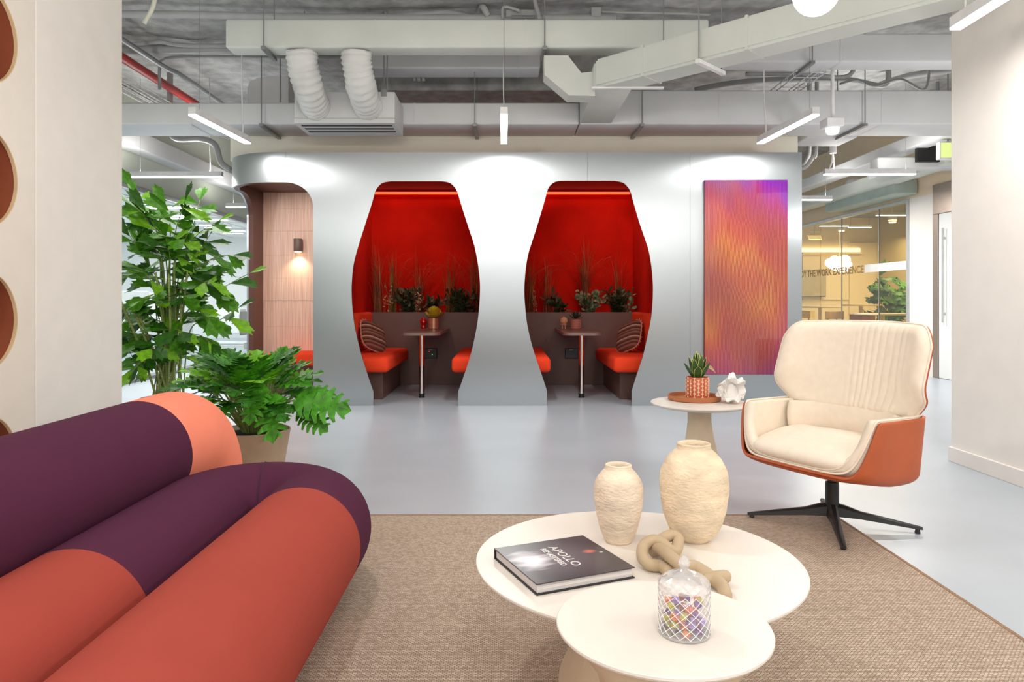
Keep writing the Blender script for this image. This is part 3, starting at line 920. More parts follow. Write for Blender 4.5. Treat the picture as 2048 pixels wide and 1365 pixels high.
# ---------------------------------------------------------------- linear pendants
def linear(lab, p0, p1, z, drops, w=0.06, h=0.068, watts=20, up=3.70):
    """p0, p1: ends (x, y); z: underside"""
    a, b = Vector((p0[0], p0[1], z)), Vector((p1[0], p1[1], z))
    u = (b - a).normalized()
    n = Vector((-u.y, u.x, 0))
    t = thing('linear_pendant', lab, 'light', (a + b) / 2, group='slim linear pendant lamps')
    q = [a - n * w / 2, a + n * w / 2, b + n * w / 2, b - n * w / 2]
    obj('housing', MB().prism([p + Vector((0, 0, 0.012)) for p in q], (0, 0, h - 0.012)), M_lampwhite, t)
    q = [a - n * (w / 2 - 0.001) + u * 0.002, a + n * (w / 2 - 0.001) + u * 0.002, b + n * (w / 2 - 0.001) - u * 0.002, b - n * (w / 2 - 0.001) - u * 0.002]
    obj('diffuser', MB().prism(q, (0, 0, 0.012)), M_led, t)
    for s, cord in drops:
        p = a + (b - a) * s
        if cord:
            obj('power_cord', MB().tube(bez([p + Vector((0, 0, h)), p + Vector((0.01, 0, h + 0.06)), p + Vector((-0.005, 0.01, 0.5)), (p.x, p.y, up)], 4), 0.006, 6), M_cord, t)
        else:
            obj('suspension_wire', MB().tube([p + Vector((0, 0, h)), (p.x, p.y, up)], 0.002, 4), M_rod, t)
    ang = math.atan2(u.y, u.x)
    if watts > 40:      # added uplight brightening the fascias and ceiling above the far pendants
        area('fill_uplight', tuple((a + b) / 2 + Vector((0, 0, h + 0.004))), (PI, 0, ang), (b - a).length, w * 0.9, 9)
    if watts:
        area('pendant_lamp', tuple((a + b) / 2 - Vector((0, 0, 0.004))), (0, 0, ang), (b - a).length, w * 0.9, watts)
    return t


linear('lit linear pendant nearest the left wall, in front of the fan coil unit', (-2.487, 5.66), (-2.42, 6.70), 2.51, ((0.12, 0), (0.88, 1)))
linear('lit linear pendant hanging before the middle of the silver wall', (-0.016, 5.66), (-0.019, 6.70), 2.51, ((0.1, 0), (0.85, 1)))
linear('lit linear pendant hanging before the striped art panel', (2.455, 5.66), (2.38, 6.70), 2.51, ((0.1, 0), (0.9, 1)))
linear('lit linear pendant at the top of the cream right wall', (2.40, 2.80), (2.43, 3.87), 2.51, ((0.1, 0), (0.93, 1)))
linear('lit linear pendant hanging above the tall palm before the office glass', (-4.47, 8.53), (-3.385, 8.53), 2.51, ((0.1, 0), (0.86, 1)), watts=52)
linear('lit linear pendant farthest off, beside the timber alcove', (-4.42, 11.3), (-3.30, 11.3), 2.51, ((0.1, 0), (0.86, 0)), watts=52)
linear('lit linear pendant hanging before the meeting room front', (3.72, 8.36), (4.78, 8.36), 2.51, ((0.1, 1), (0.9, 0)), watts=52)
linear('small lit linear pendant farther off past the silver wall', (3.9, 10.5), (4.78, 10.5), 2.51, ((0.1, 0), (0.9, 0)), watts=52)

# globe pendant
c = W(1632, -14, 2.5)
t = thing('globe_pendant', 'glowing round globe pendant above the armchair', 'lamp', c - Vector((0, 0, 0.078)))
obj('globe', MB().sphere(c, 0.078, 32, 20), emit('globe_glow', (255, 240, 218), 4.0), t, smooth=True)
obj('cap', MB().lathe([(0.03, 0.074), (0.03, 0.10), (0.008, 0.105)], 16, c), M_lampwhite, t, smooth=True)
obj('cord', MB().tube([c + Vector((0, 0, 0.1)), (c.x, c.y, 3.72)], 0.004, 6), M_cord, t)

# ================================================================== SILVER BOOTH POD
DP = 7.08
M_pod = brushed('brushed_aluminium', (180, 186, 189), 0.32, 0.8, rot=0.0, bump=0.012)
M_liner = mat('dark_brown_liner', (98, 60, 50), 0.45, vary=0.03)
M_brown = mat('brown_laminate', (104, 76, 68), 0.5, vary=0.02)
M_redf = mat('red_felt', (196, 22, 6), 0.9, vary=0.06, vscale=3, bump=0.15, bscale=150, spec=0.1)
M_seat = mat('orange_red_seat_fabric', (238, 66, 30), 0.85, vary=0.02, bump=0.08, bscale=220, spec=0.25)


def plan(s, off=0.0):
    R = 0.6 - off
    q = 0.6 * PI / 2
    if s >= -2.3:
        return (s, DP + off)
    a = (-2.3 - s) / 0.6
    if a <= PI / 2:
        return (-2.3 - R * math.sin(a), DP + 0.6 - R * math.cos(a))
    return (-2.9 + off, DP + 0.6 + (-2.3 - s - q))


def chain(cx, cy, pts, k=2.844):
    P = bez([(cx + x / k, cy + y / k, 0) for x, y in pts], 5)
    return [(X_(p.x, DP), Z_(p.y, DP)) for p in P]


L1 = chain(680, 340, [(190, 1262), (165, 1190), (142, 1120), (118, 1040), (98, 960), (80, 870), (70, 780), (66, 700), (67, 640), (74, 560), (86, 500), (104, 435), (140, 320), (180, 195), (200, 125), (218, 95), (245, 73), (290, 65)])
R1 = chain(680, 340, [(672, 1262), (700, 1185), (722, 1120), (745, 1045), (764, 965), (782, 870), (792, 780), (796, 710), (796, 640), (786, 545), (772, 465), (758, 410), (722, 300), (687, 190), (667, 125), (648, 95), (622, 73), (580, 65)])
L2 = chain(1020, 340, [(210, 1258), (190, 1195), (168, 1130), (144, 1060), (120, 980), (98, 880), (87, 790), (82, 710), (83, 640), (92, 545), (105, 475), (120, 425), (160, 300), (196, 180), (214, 115), (230, 88), (258, 68), (300, 62)])
R2 = chain(1020, 340, [(692, 1258), (715, 1185), (738, 1115), (760, 1045), (780, 955), (800, 860), (810, 770), (813, 690), (811, 620), (803, 540), (790, 465), (772, 405), (736, 300), (702, 185), (684, 122), (664, 92), (640, 72), (590, 62)])
TOP = 2.512


def booth_gap(s, Lc, Rc):
    """open interval (z0, z1) of a bottle shaped opening at column s"""
    iL = min(range(len(Lc)), key=lambda i: Lc[i][0])
    iR = max(range(len(Rc)), key=lambda i: Rc[i][0])
    if s <= Lc[iL][0] or s >= Rc[iR][0]:
        return None
    neckL, neckR = Lc[0][0], Rc[0][0]
    if s < neckL:
        lo = sorted(Lc[:iL + 1])
        z0 = interp(s, [p[0] for p in lo], [p[1] for p in lo])
    elif s > neckR:
        lo = sorted(Rc[:iR + 1])
        z0 = interp(s, [p[0] for p in lo], [p[1] for p in lo])
    else:
        z0 = 0.0
    if s < Lc[-1][0]:
        up = sorted(Lc[iL:])
        z1 = interp(s, [p[0] for p in up], [p[1] for p in up])
    elif s > Rc[-1][0]:
        up = sorted(Rc[iR:])
        z1 = interp(s, [p[0] for p in up], [p[1] for p in up])
    else:
        z1 = interp(s, [Lc[-1][0], Rc[-1][0]], [Lc[-1][1], Rc[-1][1]])
    return (z0, z1)


SA, SB = -3.5625, X_(626, DP)          # the alcove opening wraps the rounded corner
ZA = 2.215


def alcove_gap(s):
    if s <= SA or s >= SB:
        return None
    z1 = ZA
    rx, rz = 0.28, 0.24
    for e in (s - SA, SB - s):
        if e < rx:
            z1 = min(z1, ZA - rz + rz * math.sqrt(max(0, 1 - ((rx - e) / rx) ** 2)))
    return (0.0, z1)


def solid(s, ztop=TOP, booths=True):
    g = alcove_gap(s)
    if g is None and booths:
        g = booth_gap(s, L1, R1) or booth_gap(s, L2, R2)
    if g is None:
        return [(0.0, ztop)]
    out = []
    if g[0] > 1e-4:
        out.append((0.0, g[0]))
    out.append((g[1], ztop))
    return out


def sheet(s0, s1, off0, off1, ztop=TOP):
    bps = [s0, s1, SA, SB, -2.3, -2.3 - 0.3 * PI]
    for c in (L1, R1, L2, R2):
        bps += [p[0] for p in c]
    n = int((s1 - s0) / 0.05) + 2
    bps += [s0 + (s1 - s0) * i / n for i in range(n + 1)]
    for c in (SA, SB):
        for k in range(1, 15):
            bps += [c + 0.28 * (1 - math.cos(k / 14 * PI / 2)), c - 0.28 * (1 - math.cos(k / 14 * PI / 2))]
    k = 0
    while k < 60:
        bps.append(-2.3 - 0.3 * PI * k / 60)
        k += 1
    ss = []
    for s in sorted(bps):
        if s0 - 1e-9 <= s <= s1 + 1e-9 and (not ss or s - ss[-1] > 1e-4):
            ss.append(s)
    m = MB()
    m.uv = []
    E = 2e-6

    def pt(s, z, o):
        x, y = plan(s, o)
        m.v.append((x, y, z))
        m.uv.append((s, z))
        return len(m.v) - 1

    prev = []
    for i in range(len(ss) - 1):
        a, b = ss[i], ss[i + 1]
        A, B = solid(a + E, ztop), solid(b - E, ztop)
        if len(A) != len(B):
            A = solid((a + b) / 2, ztop)
            B = A
        la, lp = sum(q[1] - q[0] for q in A), sum(q[1] - q[0] for q in prev)
        if abs(la - lp) > 1e-3:
            for q in (A if la > lp else prev):
                m.f.append((pt(a, q[0], off0), pt(a, q[1], off0), pt(a, q[1], off1), pt(a, q[0], off1)))
        for qa, qb in zip(A, B):
            f0, f1, f2, f3 = pt(a, qa[0], off0), pt(b, qb[0], off0), pt(b, qb[1], off0), pt(a, qa[1], off0)
            g0, g1, g2, g3 = pt(a, qa[0], off1), pt(b, qb[0], off1), pt(b, qb[1], off1), pt(a, qa[1], off1)
            m.f += [(f0, f1, f2, f3), (g3, g2, g1, g0), (f0, g0, g1, f1), (f3, f2, g2, g3)]
        prev = B
    for q in prev:
        m.f.append((pt(ss[-1], q[0], off0), pt(ss[-1], q[1], off0), pt(ss[-1], q[1], off1), pt(ss[-1], q[0], off1)))
    return m


def weld(o, ang=35):
    bm = bmesh.new()
    bm.from_mesh(o.data)
    bmesh.ops.remove_doubles(bm, verts=bm.verts, dist=1e-5)
    bmesh.ops.recalc_face_normals(bm, faces=bm.faces)
    bm.to_mesh(o.data)
    bm.free()
    for p in o.data.polygons:
        p.use_smooth = True
    o.data.set_sharp_from_angle(angle=math.radians(ang))


XE = X_(1604, DP)
pod = thing('booth_pod', 'large brushed silver booth pod with two bottle shaped red openings and a rounded timber corner', 'booth', (0, 8.2, 0))
cuts = [-4.95, X_(571, DP), X_(1175, DP), X_(1380, DP), XE]
for i in range(len(cuts) - 1):
    o = obj('cladding_panel', sheet(cuts[i] + (0.001 if i else 0), cuts[i + 1] - 0.001, 0.0, 0.02), M_pod, pod)
    weld(o)
o = obj('alcove_lining', sheet(-4.95, SB + 0.10, 0.021, 0.075, 2.44), M_liner, pod)
weld(o)
m = MB()
m.uv = None
obj('end_panel', MB().box(XE - 0.02, XE, DP + 0.021, 9.45, 0, TOP), M_brown, pod)
obj('rear_panel', MB().box(-2.87, XE - 0.02, 9.42, 9.45, 0, TOP), M_brown, pod)
obj('roof_panel', MB().box(-2.22, XE - 0.02, DP + 0.021, 9.42, 2.462, 2.508), M_redf, pod)
obj('alcove_ceiling', MB().prism([plan(SA - 0.3 + (SB - SA + 0.28) * k / 40, 0.074) + (2.30,) for k in range(41)] + [(-1.84, 8.34, 2.30), (-2.826, 8.34, 2.30)], (0, 0, 0.04)), M_liner, pod)
obj('alcove_divider', MB().box(-1.835, -1.775, DP + 0.08, 9.42, 0, 2.46), M_brown, pod)
# red lining of the two booths
obj('red_back_lining', MB().box(-1.75, -0.07, 9.30, 9.41, 0.75, 2.46), M_redf, pod)
obj('red_back_lining', MB().box(-0.03, 1.65, 9.30, 9.41, 0.75, 2.46), M_redf, pod)
obj('red_side_lining', MB().box(-1.774, -1.75, DP + 0.03, 9.30, 0.0, 2.46), M_redf, pod)
obj('red_side_lining', MB().box(1.65, 1.68, DP + 0.03, 9.30, 0.0, 2.46), M_redf, pod)
obj('red_divider', MB().box(-0.075, -0.025, DP + 0.03, 9.41, 0.0, 2.46), M_redf, pod)
obj('planter_front', MB().rbox(-1.748, -0.077, 8.83, 8.86, 0.0, 0.896, 0.003), M_brown, pod)
obj('planter_front', MB().rbox(-0.023, 1.648, 8.83, 8.86, 0.0, 0.896, 0.003), M_brown, pod)
M_soil = mat('planter_soil', (44, 32, 24), 0.95, vary=0.2, vscale=40, bump=0.6, bscale=40)
obj('planter_soil', MB().box(-1.748, -0.077, 8.86, 9.30, 0.76, 0.82), M_soil, pod)
obj('planter_soil', MB().box(-0.023, 1.648, 8.86, 9.30, 0.76, 0.82), M_soil, pod)
# lit cove strip under each booth ceiling and the warm lamp it carries
M_strip = emit('red_cove_strip', (255, 92, 50), 1.7)
M_spotg = emit('spot_lens', (255, 225, 190), 5.0)
for x0, x1, sx in ((-1.70, -0.12, -1.38), (0.02, 1.60, 1.30)):
    obj('cove_strip', MB().box(x0, x1, 9.235, 9.255, 2.415, 2.455), M_strip, pod)
    obj('cove_lip', MB().box(x0, x1, 9.20, 9.233, 2.444, 2.461), M_redf, pod)
    area('booth_cove_lamp', ((x0 + x1) / 2, 9.22, 2.43), (math.radians(-18), 0, 0), x1 - x0, 0.03, 2.2, (1, 0.62, 0.42))
    sp = obj('spot_body', MB().lathe([(0.035, 2.42), (0.035, 2.462)], 16, (sx, 7.95, 0)), M_liner, pod, smooth=True, auto=40)
    obj('spot_lens', MB().lathe([(0.028, 2.416), (0.028, 2.419)], 16, (sx, 7.95, 0)), M_spotg, sp)
    l = bpy.data.lights.new('booth_spot', 'SPOT')
    l.energy, l.color, l.spot_size, l.spot_blend, l.shadow_soft_size = 34, (1, 0.86, 0.72), math.radians(86), 0.7, 0.03
    o = bpy.data.objects.new('booth_spot', l)
    o.location = (sx, 7.95, 2.40)
    o.rotation_euler = (math.radians(50), 0, 0)
    C.objects.link(o)
# timber alcove
M_veneer = mat('pink_oak_veneer', (250, 198, 176), 0.32, vary=0.12, vscale=3.0, stretch=(26, 26, 0.7), detail=6, spec=0.5)
al = obj('alcove_back_board', MB().box(-2.83, -1.836, 8.34, 8.40, 0, 2.30), M_liner, pod)
z = 0.0
k = 0
for h in (0.44, 0.30, 0.30, 0.26, 0.27, 0.28, 0.26, 0.19):
    obj('veneer_panel', MB().rbox(-2.828, -1.838, 8.32 + 0.001 * (k % 3), 8.342, z + 0.0004, z + h - 0.0004, 0.0008), M_veneer, al)
    z += h
    k += 1
obj('alcove_fill_disc', MB().lathe([(0.03, 2.292), (0.03, 2.300)], 16, (-2.25, 7.42, 0)), M_spotg, pod)  # added glowing disc and spot, out of view, to brighten the veneer
l = bpy.data.lights.new('alcove_fill_spot', 'SPOT')
l.energy, l.color, l.spot_size, l.spot_blend, l.shadow_soft_size = 26, (1, 0.92, 0.86), math.radians(130), 0.8, 0.05
o = bpy.data.objects.new('alcove_fill_spot', l)
o.location = (-2.25, 7.42, 2.285)
o.rotation_euler = (math.radians(35), 0, 0)
C.objects.link(o)
b = thing('alcove_bench', 'orange red bench seat inside the timber alcove', 'bench', (-2.23, 8.08, 0))
obj('seat_cushion', MB().rbox(-2.62, -1.845, 7.84, 8.318, 0.32, 0.46, 0.025, 3), M_seat, b, smooth=True, auto=50)
obj('base', MB().rbox(-2.58, -1.85, 7.90, 8.31, 0.0, 0.319, 0.004), M_liner, b)
# sconce
c = Vector((X_(595, 8.24), 8.26, 0))
s = thing('wall_sconce', 'small brown cylinder wall lamp lit on the timber alcove wall', 'lamp', (c.x, 8.31, 1.61))
M_sconce = mat('taupe_lamp_metal', (118, 98, 90), 0.45)
obj('shade', MB().lathe([(0.046, 1.606), (0.050, 1.61), (0.050, 1.752), (0.047, 1.756)], 24, c), M_sconce, s, smooth=True, auto=50)
obj('lens', MB().lathe([(0.040, 1.600), (0.040, 1.605)], 24, c), emit('sconce_lens', (255, 226, 180), 5), s)
obj('mount', MB().box(c.x - 0.02, c.x + 0.02, 8.30, 8.318, 1.66, 1.71), M_sconce, s)
l = bpy.data.lights.new('sconce_spot', 'SPOT')
l.energy, l.color, l.spot_size, l.spot_blend, l.shadow_soft_size = 10, (1, 0.80, 0.55), math.radians(120), 0.8, 0.03
o = bpy.data.objects.new('sconce_spot', l)
o.location = (c.x, c.y, 1.595)
C.objects.link(o)

# ---------------------------------------------------------------- booth furniture
def bench(lab, x0, x1, side):
    """side -1: backrest on the left lining; +1: on the right"""
    t = thing('booth_bench', lab, 'bench', ((x0 + x1) / 2, 8.0, 0), group='orange red booth benches')
    obj('seat_cushion', MB().rbox(x0, x1, 7.28, 8.81, 0.305, 0.462, 0.045, 4), M_seat, t, smooth=True, auto=60)
    ins = 0.10
    if side < 0:
        obj('base', MB().rbox(x0 + 0.02, x1 - ins, 7.54, 8.82, 0.0, 0.304, 0.004), M_brown, t)
        obj('back_cushion', MB().rbox(x0 - 0.0, x0 + 0.10, 7.28, 8.81, 0.465, 0.90, 0.03, 3), M_seat, t, smooth=True, auto=60)
    else:
        obj('base', MB().rbox(x0 + ins, x1 - 0.02, 7.54, 8.82, 0.0, 0.304, 0.004), M_brown, t)
        obj('back_cushion', MB().rbox(x1 - 0.10, x1, 7.28, 8.81, 0.465, 0.90, 0.03, 3), M_seat, t, smooth=True, auto=60)


bench('orange red bench carrying the striped cushion in the booth nearer the timber alcove', -1.745, -1.20, -1)
bench('orange red bench end peeking past the edge in the booth nearer the timber alcove', -0.556, -0.08, 1)
bench('orange red bench end peeking past the edge in the booth nearer the art panel', -0.02, 0.456, -1)
bench('orange red bench carrying the striped cushion in the booth nearer the art panel', 1.10, 1.645, 1)
M_chrome = mat('polished_chrome', (214, 208, 202), 0.14, metal=1.0, vary=0.0)
M_ttop = mat('brown_table_laminate', (128, 102, 94), 0.28, vary=0.02)


def booth_table(lab, x0, x1, lx):
    t = thing('booth_table', lab, 'table', (lx, 8.1, 0), group='booth tables')
    bm = bmesh.new()
    r = 0.10
    pts = [(x0, 8.828)]
    for k in range(7):
        a = PI + k / 6 * PI / 2
        pts.append((x0 + r + r * math.cos(a), 7.52 + r + r * math.sin(a)))
    for k in range(7):
        a = 1.5 * PI + k / 6 * PI / 2
        pts.append((x1 - r + r * math.cos(a), 7.52 + r + r * math.sin(a)))
    pts.append((x1, 8.828))
    obj('tabletop', MB().prism([(x, y, 0.672) for x, y in pts], (0, 0, 0.03)), M_ttop, t)
    obj('leg', MB().lathe([(0.03, 0.04), (0.03, 0.671)], 20, (lx, 7.68, 0)), M_chrome, t, smooth=True, auto=50)
    obj('foot', MB().lathe([(0.033, 0), (0.033, 0.012), (0.028, 0.016), (0.028, 0.03), (0.034, 0.032), (0.034, 0.045)], 20, (lx, 7.68, 0)), M_blk, t)


booth_table('brown booth table on a chrome leg holding the yellow succulent', -1.114, -0.70, -0.905)
booth_table('brown booth table on a chrome leg holding the wooden figurine', 0.605, 1.02, 0.81)
for x0, lab in ((X_(849, 8.83), 'black socket box with red and green lights under the yellow succulent table'), (X_(1130, 8.83), 'black socket box under the figurine table')):
    z0, z1 = Z_(717, 8.83), Z_(697, 8.83)
    t = thing('socket_box', lab, 'socket', (x0 + 0.08, 8.825, z0))
    obj('plate', MB().rbox(x0, x0 + 0.158, 8.80, 8.829, z0, z1, 0.006), M_blk, t)
    for k in range(2):
        obj('socket', MB().lathe([(0.024, 0), (0.024, 0.004)], 16, (x0 + 0.045 + 0.068 * k, 8.80, z0 + 0.04), axis=(0, -1, 0)), mat('socket_insert', (16, 16, 17), 0.3), t)
    obj('label_strip', MB().box(x0 + 0.055, x0 + 0.095, 8.797, 8.80, z1 - 0.022, z1 - 0.014), M_rod, t)
    if lab.startswith('black socket box with'):
        obj('indicator', MB().box(x0 + 0.058, x0 + 0.066, 8.796, 8.80, z1 - 0.042, z1 - 0.034), emit('indicator_red', (255, 50, 30), 1.5), t)
        obj('indicator', MB().box(x0 + 0.095, x0 + 0.103, 8.796, 8.80, z0 + 0.044, z0 + 0.052), emit('indicator_green', (90, 255, 90), 1.5), t)

# striped scatter cushions
def stripe_mat(name, cols, scale, axis):
    m = bpy.data.materials.new(name)
    m.use_nodes = True
    nt = m.node_tree
    b = nt.nodes['Principled BSDF']
    b.inputs['Roughness'].default_value = 0.9
    tc = nt.nodes.new('ShaderNodeTexCoord')
    sp = nt.nodes.new('ShaderNodeSeparateXYZ')
    nt.links.new(tc.outputs['Object'], sp.inputs[0])
    ma = nt.nodes.new('ShaderNodeMath')
    ma.operation = 'MULTIPLY'
    ma.inputs[1].default_value = scale
    nt.links.new(sp.outputs[axis], ma.inputs[0])
    fr = nt.nodes.new('ShaderNodeMath')
    fr.operation = 'FRACT'
    nt.links.new(ma.outputs[0], fr.inputs[0])
    rp = nt.nodes.new('ShaderNodeValToRGB')
    rp.color_ramp.interpolation = 'CONSTANT'
    els = rp.color_ramp.elements
    els[0].position, els[0].color = 0.0, lin(cols[0])
    els[1].position, els[1].color = 1.0 / len(cols), lin(cols[1])
    for i in range(2, len(cols)):
        e = els.new(i / len(cols))
        e.color = lin(cols[i])
    nt.links.new(fr.outputs[0], rp.inputs[0])
    nt.links.new(rp.outputs[0], b.inputs['Base Color'])
    MATS[name] = m
    return m


M_stripe = stripe_mat('brown_striped_weave', [(92, 50, 38), (140, 88, 70), (70, 36, 28), (120, 70, 56), (184, 140, 118), (80, 42, 32), (110, 62, 50), (140, 92, 76)], 7.0, 'Y')
M_fringe = mat('cushion_back_pink', (196, 130, 108), 0.9)


def pillow(u, v, w, h, t):
    """superelliptic pillow"""
    a = 2 * PI * u
    x = math.copysign(abs(math.cos(a)) ** 0.55, math.cos(a)) * w / 2
    y = math.copysign(abs(math.sin(a)) ** 0.55, math.sin(a)) * h / 2
    s = math.sin(PI * v) ** 0.6
    return (x * s * (1 + 0.0), y * s, -math.cos(PI * v) * t / 2)


def cushion(lab, loc, rot):
    t = thing('scatter_cushion', lab, 'cushion', loc, 0, 'striped scatter cushions', local=True)
    t.rotation_euler = rot
    m = MB().grid(lambda u, v: pillow(u, 0.001 + v * 0.998, 0.36, 0.36, 0.15), 40, 20, closed_u=True)
    obj('cover', m, M_stripe, t, smooth=True)
    edge = [(math.copysign(abs(math.cos(a)) ** 0.55, math.cos(a)) * 0.183, math.copysign(abs(math.sin(a)) ** 0.55, math.sin(a)) * 0.183, 0) for a in [2 * PI * i / 48 for i in range(48)]]
    obj('piping', MB().tube(edge, 0.008, 6, closed=True), M_fringe, t, smooth=True)
    fr = MB()
    for i in range(40):
        a = 2 * PI * i / 40
        p = Vector((math.copysign(abs(math.cos(a)) ** 0.55, math.cos(a)) * 0.18, math.copysign(abs(math.sin(a)) ** 0.55, math.sin(a)) * 0.18, 0))
        fr.tube([p, p * 1.12 + Vector((0, 0, 0.006 * (-1) ** i))], 0.004, 4)
    obj('fringe', fr, M_fringe, t, kind='stuff')


cushion('brown striped cushion leaning in the booth nearer the timber alcove', (-1.50, 8.05, 0.635), (math.radians(62), math.radians(20), math.radians(52)))
cushion('brown striped cushion leaning in the booth nearer the art panel', (1.39, 8.05, 0.635), (math.radians(62), math.radians(-20), math.radians(-52)))

# things on the booth tables
M_cop = mat('copper_pot', (206, 146, 118), 0.3, metal=0.45, vary=0.08, vscale=30)
c = Vector((X_(867.5, 8.55), 8.55, 0.702))
t = thing('potted_succulent', 'yellow green succulent in a copper pot on the booth table', 'plant', c)
obj('pot', MB().lathe([(0.058, 0), (0.062, 0.004), (0.062, 0.128), (0.056, 0.128), (0.055, 0.11)], 28, c), M_cop, t, smooth=True, auto=40)
M_yl = mat('yellow_green_leaf', (190, 168, 40), 0.5, vary=0.12, vscale=12)


def petal(l, w, n=5):
    m = MB()
    prof = [(0, 0.25), (0.3, 0.75), (0.6, 1.0), (0.85, 0.75), (1.0, 0.1)]
    for y, k in prof:
        zz = 0.25 * l * y * y
        m.v += [(-w * k / 2, y * l, zz + 0.12 * w * k), (0, y * l, zz - 0.05 * w), (w * k / 2, y * l, zz + 0.12 * w * k)]
    for i in range(len(prof) - 1):
        a = i * 3
        m.f += [(a, a + 1, a + 4, a + 3), (a + 1, a + 2, a + 5, a + 4)]
    return m


lm = mesh_of(petal(0.15, 0.12), M_yl, True)
for i in range(14):
    a = i * 2.4
    el = 0.25 + i * 0.085
    d_ = Vector((math.cos(a) * math.cos(el), math.sin(a) * math.cos(el), math.sin(el)))
    nn = Vector((-math.cos(a) * math.sin(el), -math.sin(a) * math.sin(el), math.cos(el)))
    place_piece('leaf', lm, Matrix.Translation(c + Vector((0, 0, 0.12 + 0.003 * i))) @ frame_to(d_, nn) @ Matrix.Diagonal((1, 1 - 0.02 * i, 1, 1)), t)
c = Vector((X_(847, 8.62), 8.62, 0.702))
t = thing('glass_ball', 'glossy red ball ornament beside the copper pot', 'ornament', c)
M_redg = mat('glossy_red_glass', (190, 10, 14), 0.08, vary=0.0, coat=0.6)
obj('ball', MB().sphere((c.x, c.y, c.z + 0.085), 0.045, 24, 16), M_redg, t, smooth=True)
obj('stand', MB().lathe([(0.03, 0), (0.034, 0.01), (0.03, 0.03), (0.028, 0.05)], 20, c), M_redg, t, smooth=True)
c = Vector((X_(1127.5, 8.5), 8.5, 0.702))
t = thing('figurine', 'round headed wooden figurine on thin legs on the booth table', 'ornament', c)
M_wd = mat('blond_wood', (214, 160, 124), 0.4, vary=0.06, vscale=14, stretch=(1, 1, 6))
obj('body', MB().sphere((c.x, c.y, c.z + 0.098), 0.046, 24, 16), M_wd, t, smooth=True)
obj('collar', MB().lathe([(0.036, 0.046), (0.042, 0.05), (0.036, 0.056)], 20, c), M_wd, t, smooth=True)
for sx in (-0.017, 0.017):
    obj('leg', MB().tube([(c.x + sx, c.y, c.z), (c.x + sx, c.y, c.z + 0.055)], 0.006, 8), M_wd, t)
    obj('foot', MB().sphere((c.x + sx, c.y - 0.006, c.z + 0.006), 0.012, 10, 6, (1, 1.2, 0.5)), M_wd, t, smooth=True)
    obj('eye', MB().sphere((c.x + sx * 0.9, c.y - 0.041, c.z + 0.108), 0.004, 8, 6), M_blk, t)
obj('hair_spring', MB().tube([(c.x, c.y, c.z + 0.143), (c.x + 0.003, c.y, c.z + 0.156)], 0.004, 6), M_wd, t)
c = Vector((X_(1151.5, 8.52), 8.52, 0.702))
t = thing('potted_succulent', 'dark spiky succulent in a patterned pink brown pot by the figurine', 'plant', c)
M_pinkpot = mat('pink_brown_pot', (178, 108, 92), 0.55, vary=0.05)
obj('pot', MB().lathe([(0.056, 0), (0.061, 0.005), (0.061, 0.12), (0.055, 0.12), (0.054, 0.10)], 28, c), M_pinkpot, t, smooth=True, auto=40)
rl = MB()
for q in range(12):
    for k in range(4):
        a = q * 2 * PI / 12
        for s_ in (-1, 1):
            rl.tube([(c.x + 0.0615 * math.cos(a + s_ * 0.26), c.y + 0.0615 * math.sin(a + s_ * 0.26), c.z + 0.012 + k * 0.027), (c.x + 0.0620 * math.cos(a), c.y + 0.0620 * math.sin(a), c.z + 0.024 + k * 0.027)], 0.0018, 4)
obj('relief_pattern', rl, mat('relief_pale', (205, 142, 122), 0.55), t, kind='stuff')
M_dkl = mat('dark_succulent_leaf', (46, 52, 34), 0.5, vary=0.1, vscale=12)
lm = mesh_of(petal(0.10, 0.03), M_dkl, True)
for i in range(18):
    a = i * 2.4
    el = 0.15 + i * 0.06
    d_ = Vector((math.cos(a) * math.cos(el), math.sin(a) * math.cos(el), math.sin(el)))
    nn = Vector((-math.cos(a) * math.sin(el), -math.sin(a) * math.sin(el), math.cos(el)))
    place_piece('leaf', lm, Matrix.Translation(c + Vector((0, 0, 0.112))) @ frame_to(d_, nn), t)

# ---------------------------------------------------------------- planting behind the booths
M_grass1 = mat('dry_reddish_grass', (150, 84, 44), 0.7, vary=0.2, vscale=4)
M_grass2 = mat('olive_grass', (124, 104, 52), 0.7, vary=0.2, vscale=4)
M_leafd = mat('dark_olive_leaf', (58, 66, 36), 0.5, vary=0.2, vscale=10)
M_euc = mat('eucalyptus_leaf', (112, 128, 92), 0.55, vary=0.12, vscale=10)
M_sprig = mat('pale_seed_sprig', (176, 150, 116), 0.7)


def blade(m, p, d, length, bend, w):
    """one arching grass blade: strip of five segments, crossed for thickness"""
    n = 7
    side = Vector((-d.y, d.x, 0)).normalized() * w
    base = len(m.v)
    for i in range(n):
        s = i / (n - 1)
        q = Vector(p) + Vector((0, 0, 1)) * (length * (s - 0.42 * bend * s ** 3)) + d * (length * bend * 0.6 * s ** 2.2)
        k = (1 - s) ** 0.6 + 0.06
        q.y = min(q.y, 9.285)
        m.v += [tuple(q - side * k), tuple(q + side * k + Vector((0, 0, w * 0.3)))]
    for i in range(n - 1):
        a = base + i * 2
        m.f.append((a, a + 1, a + 3, a + 2))


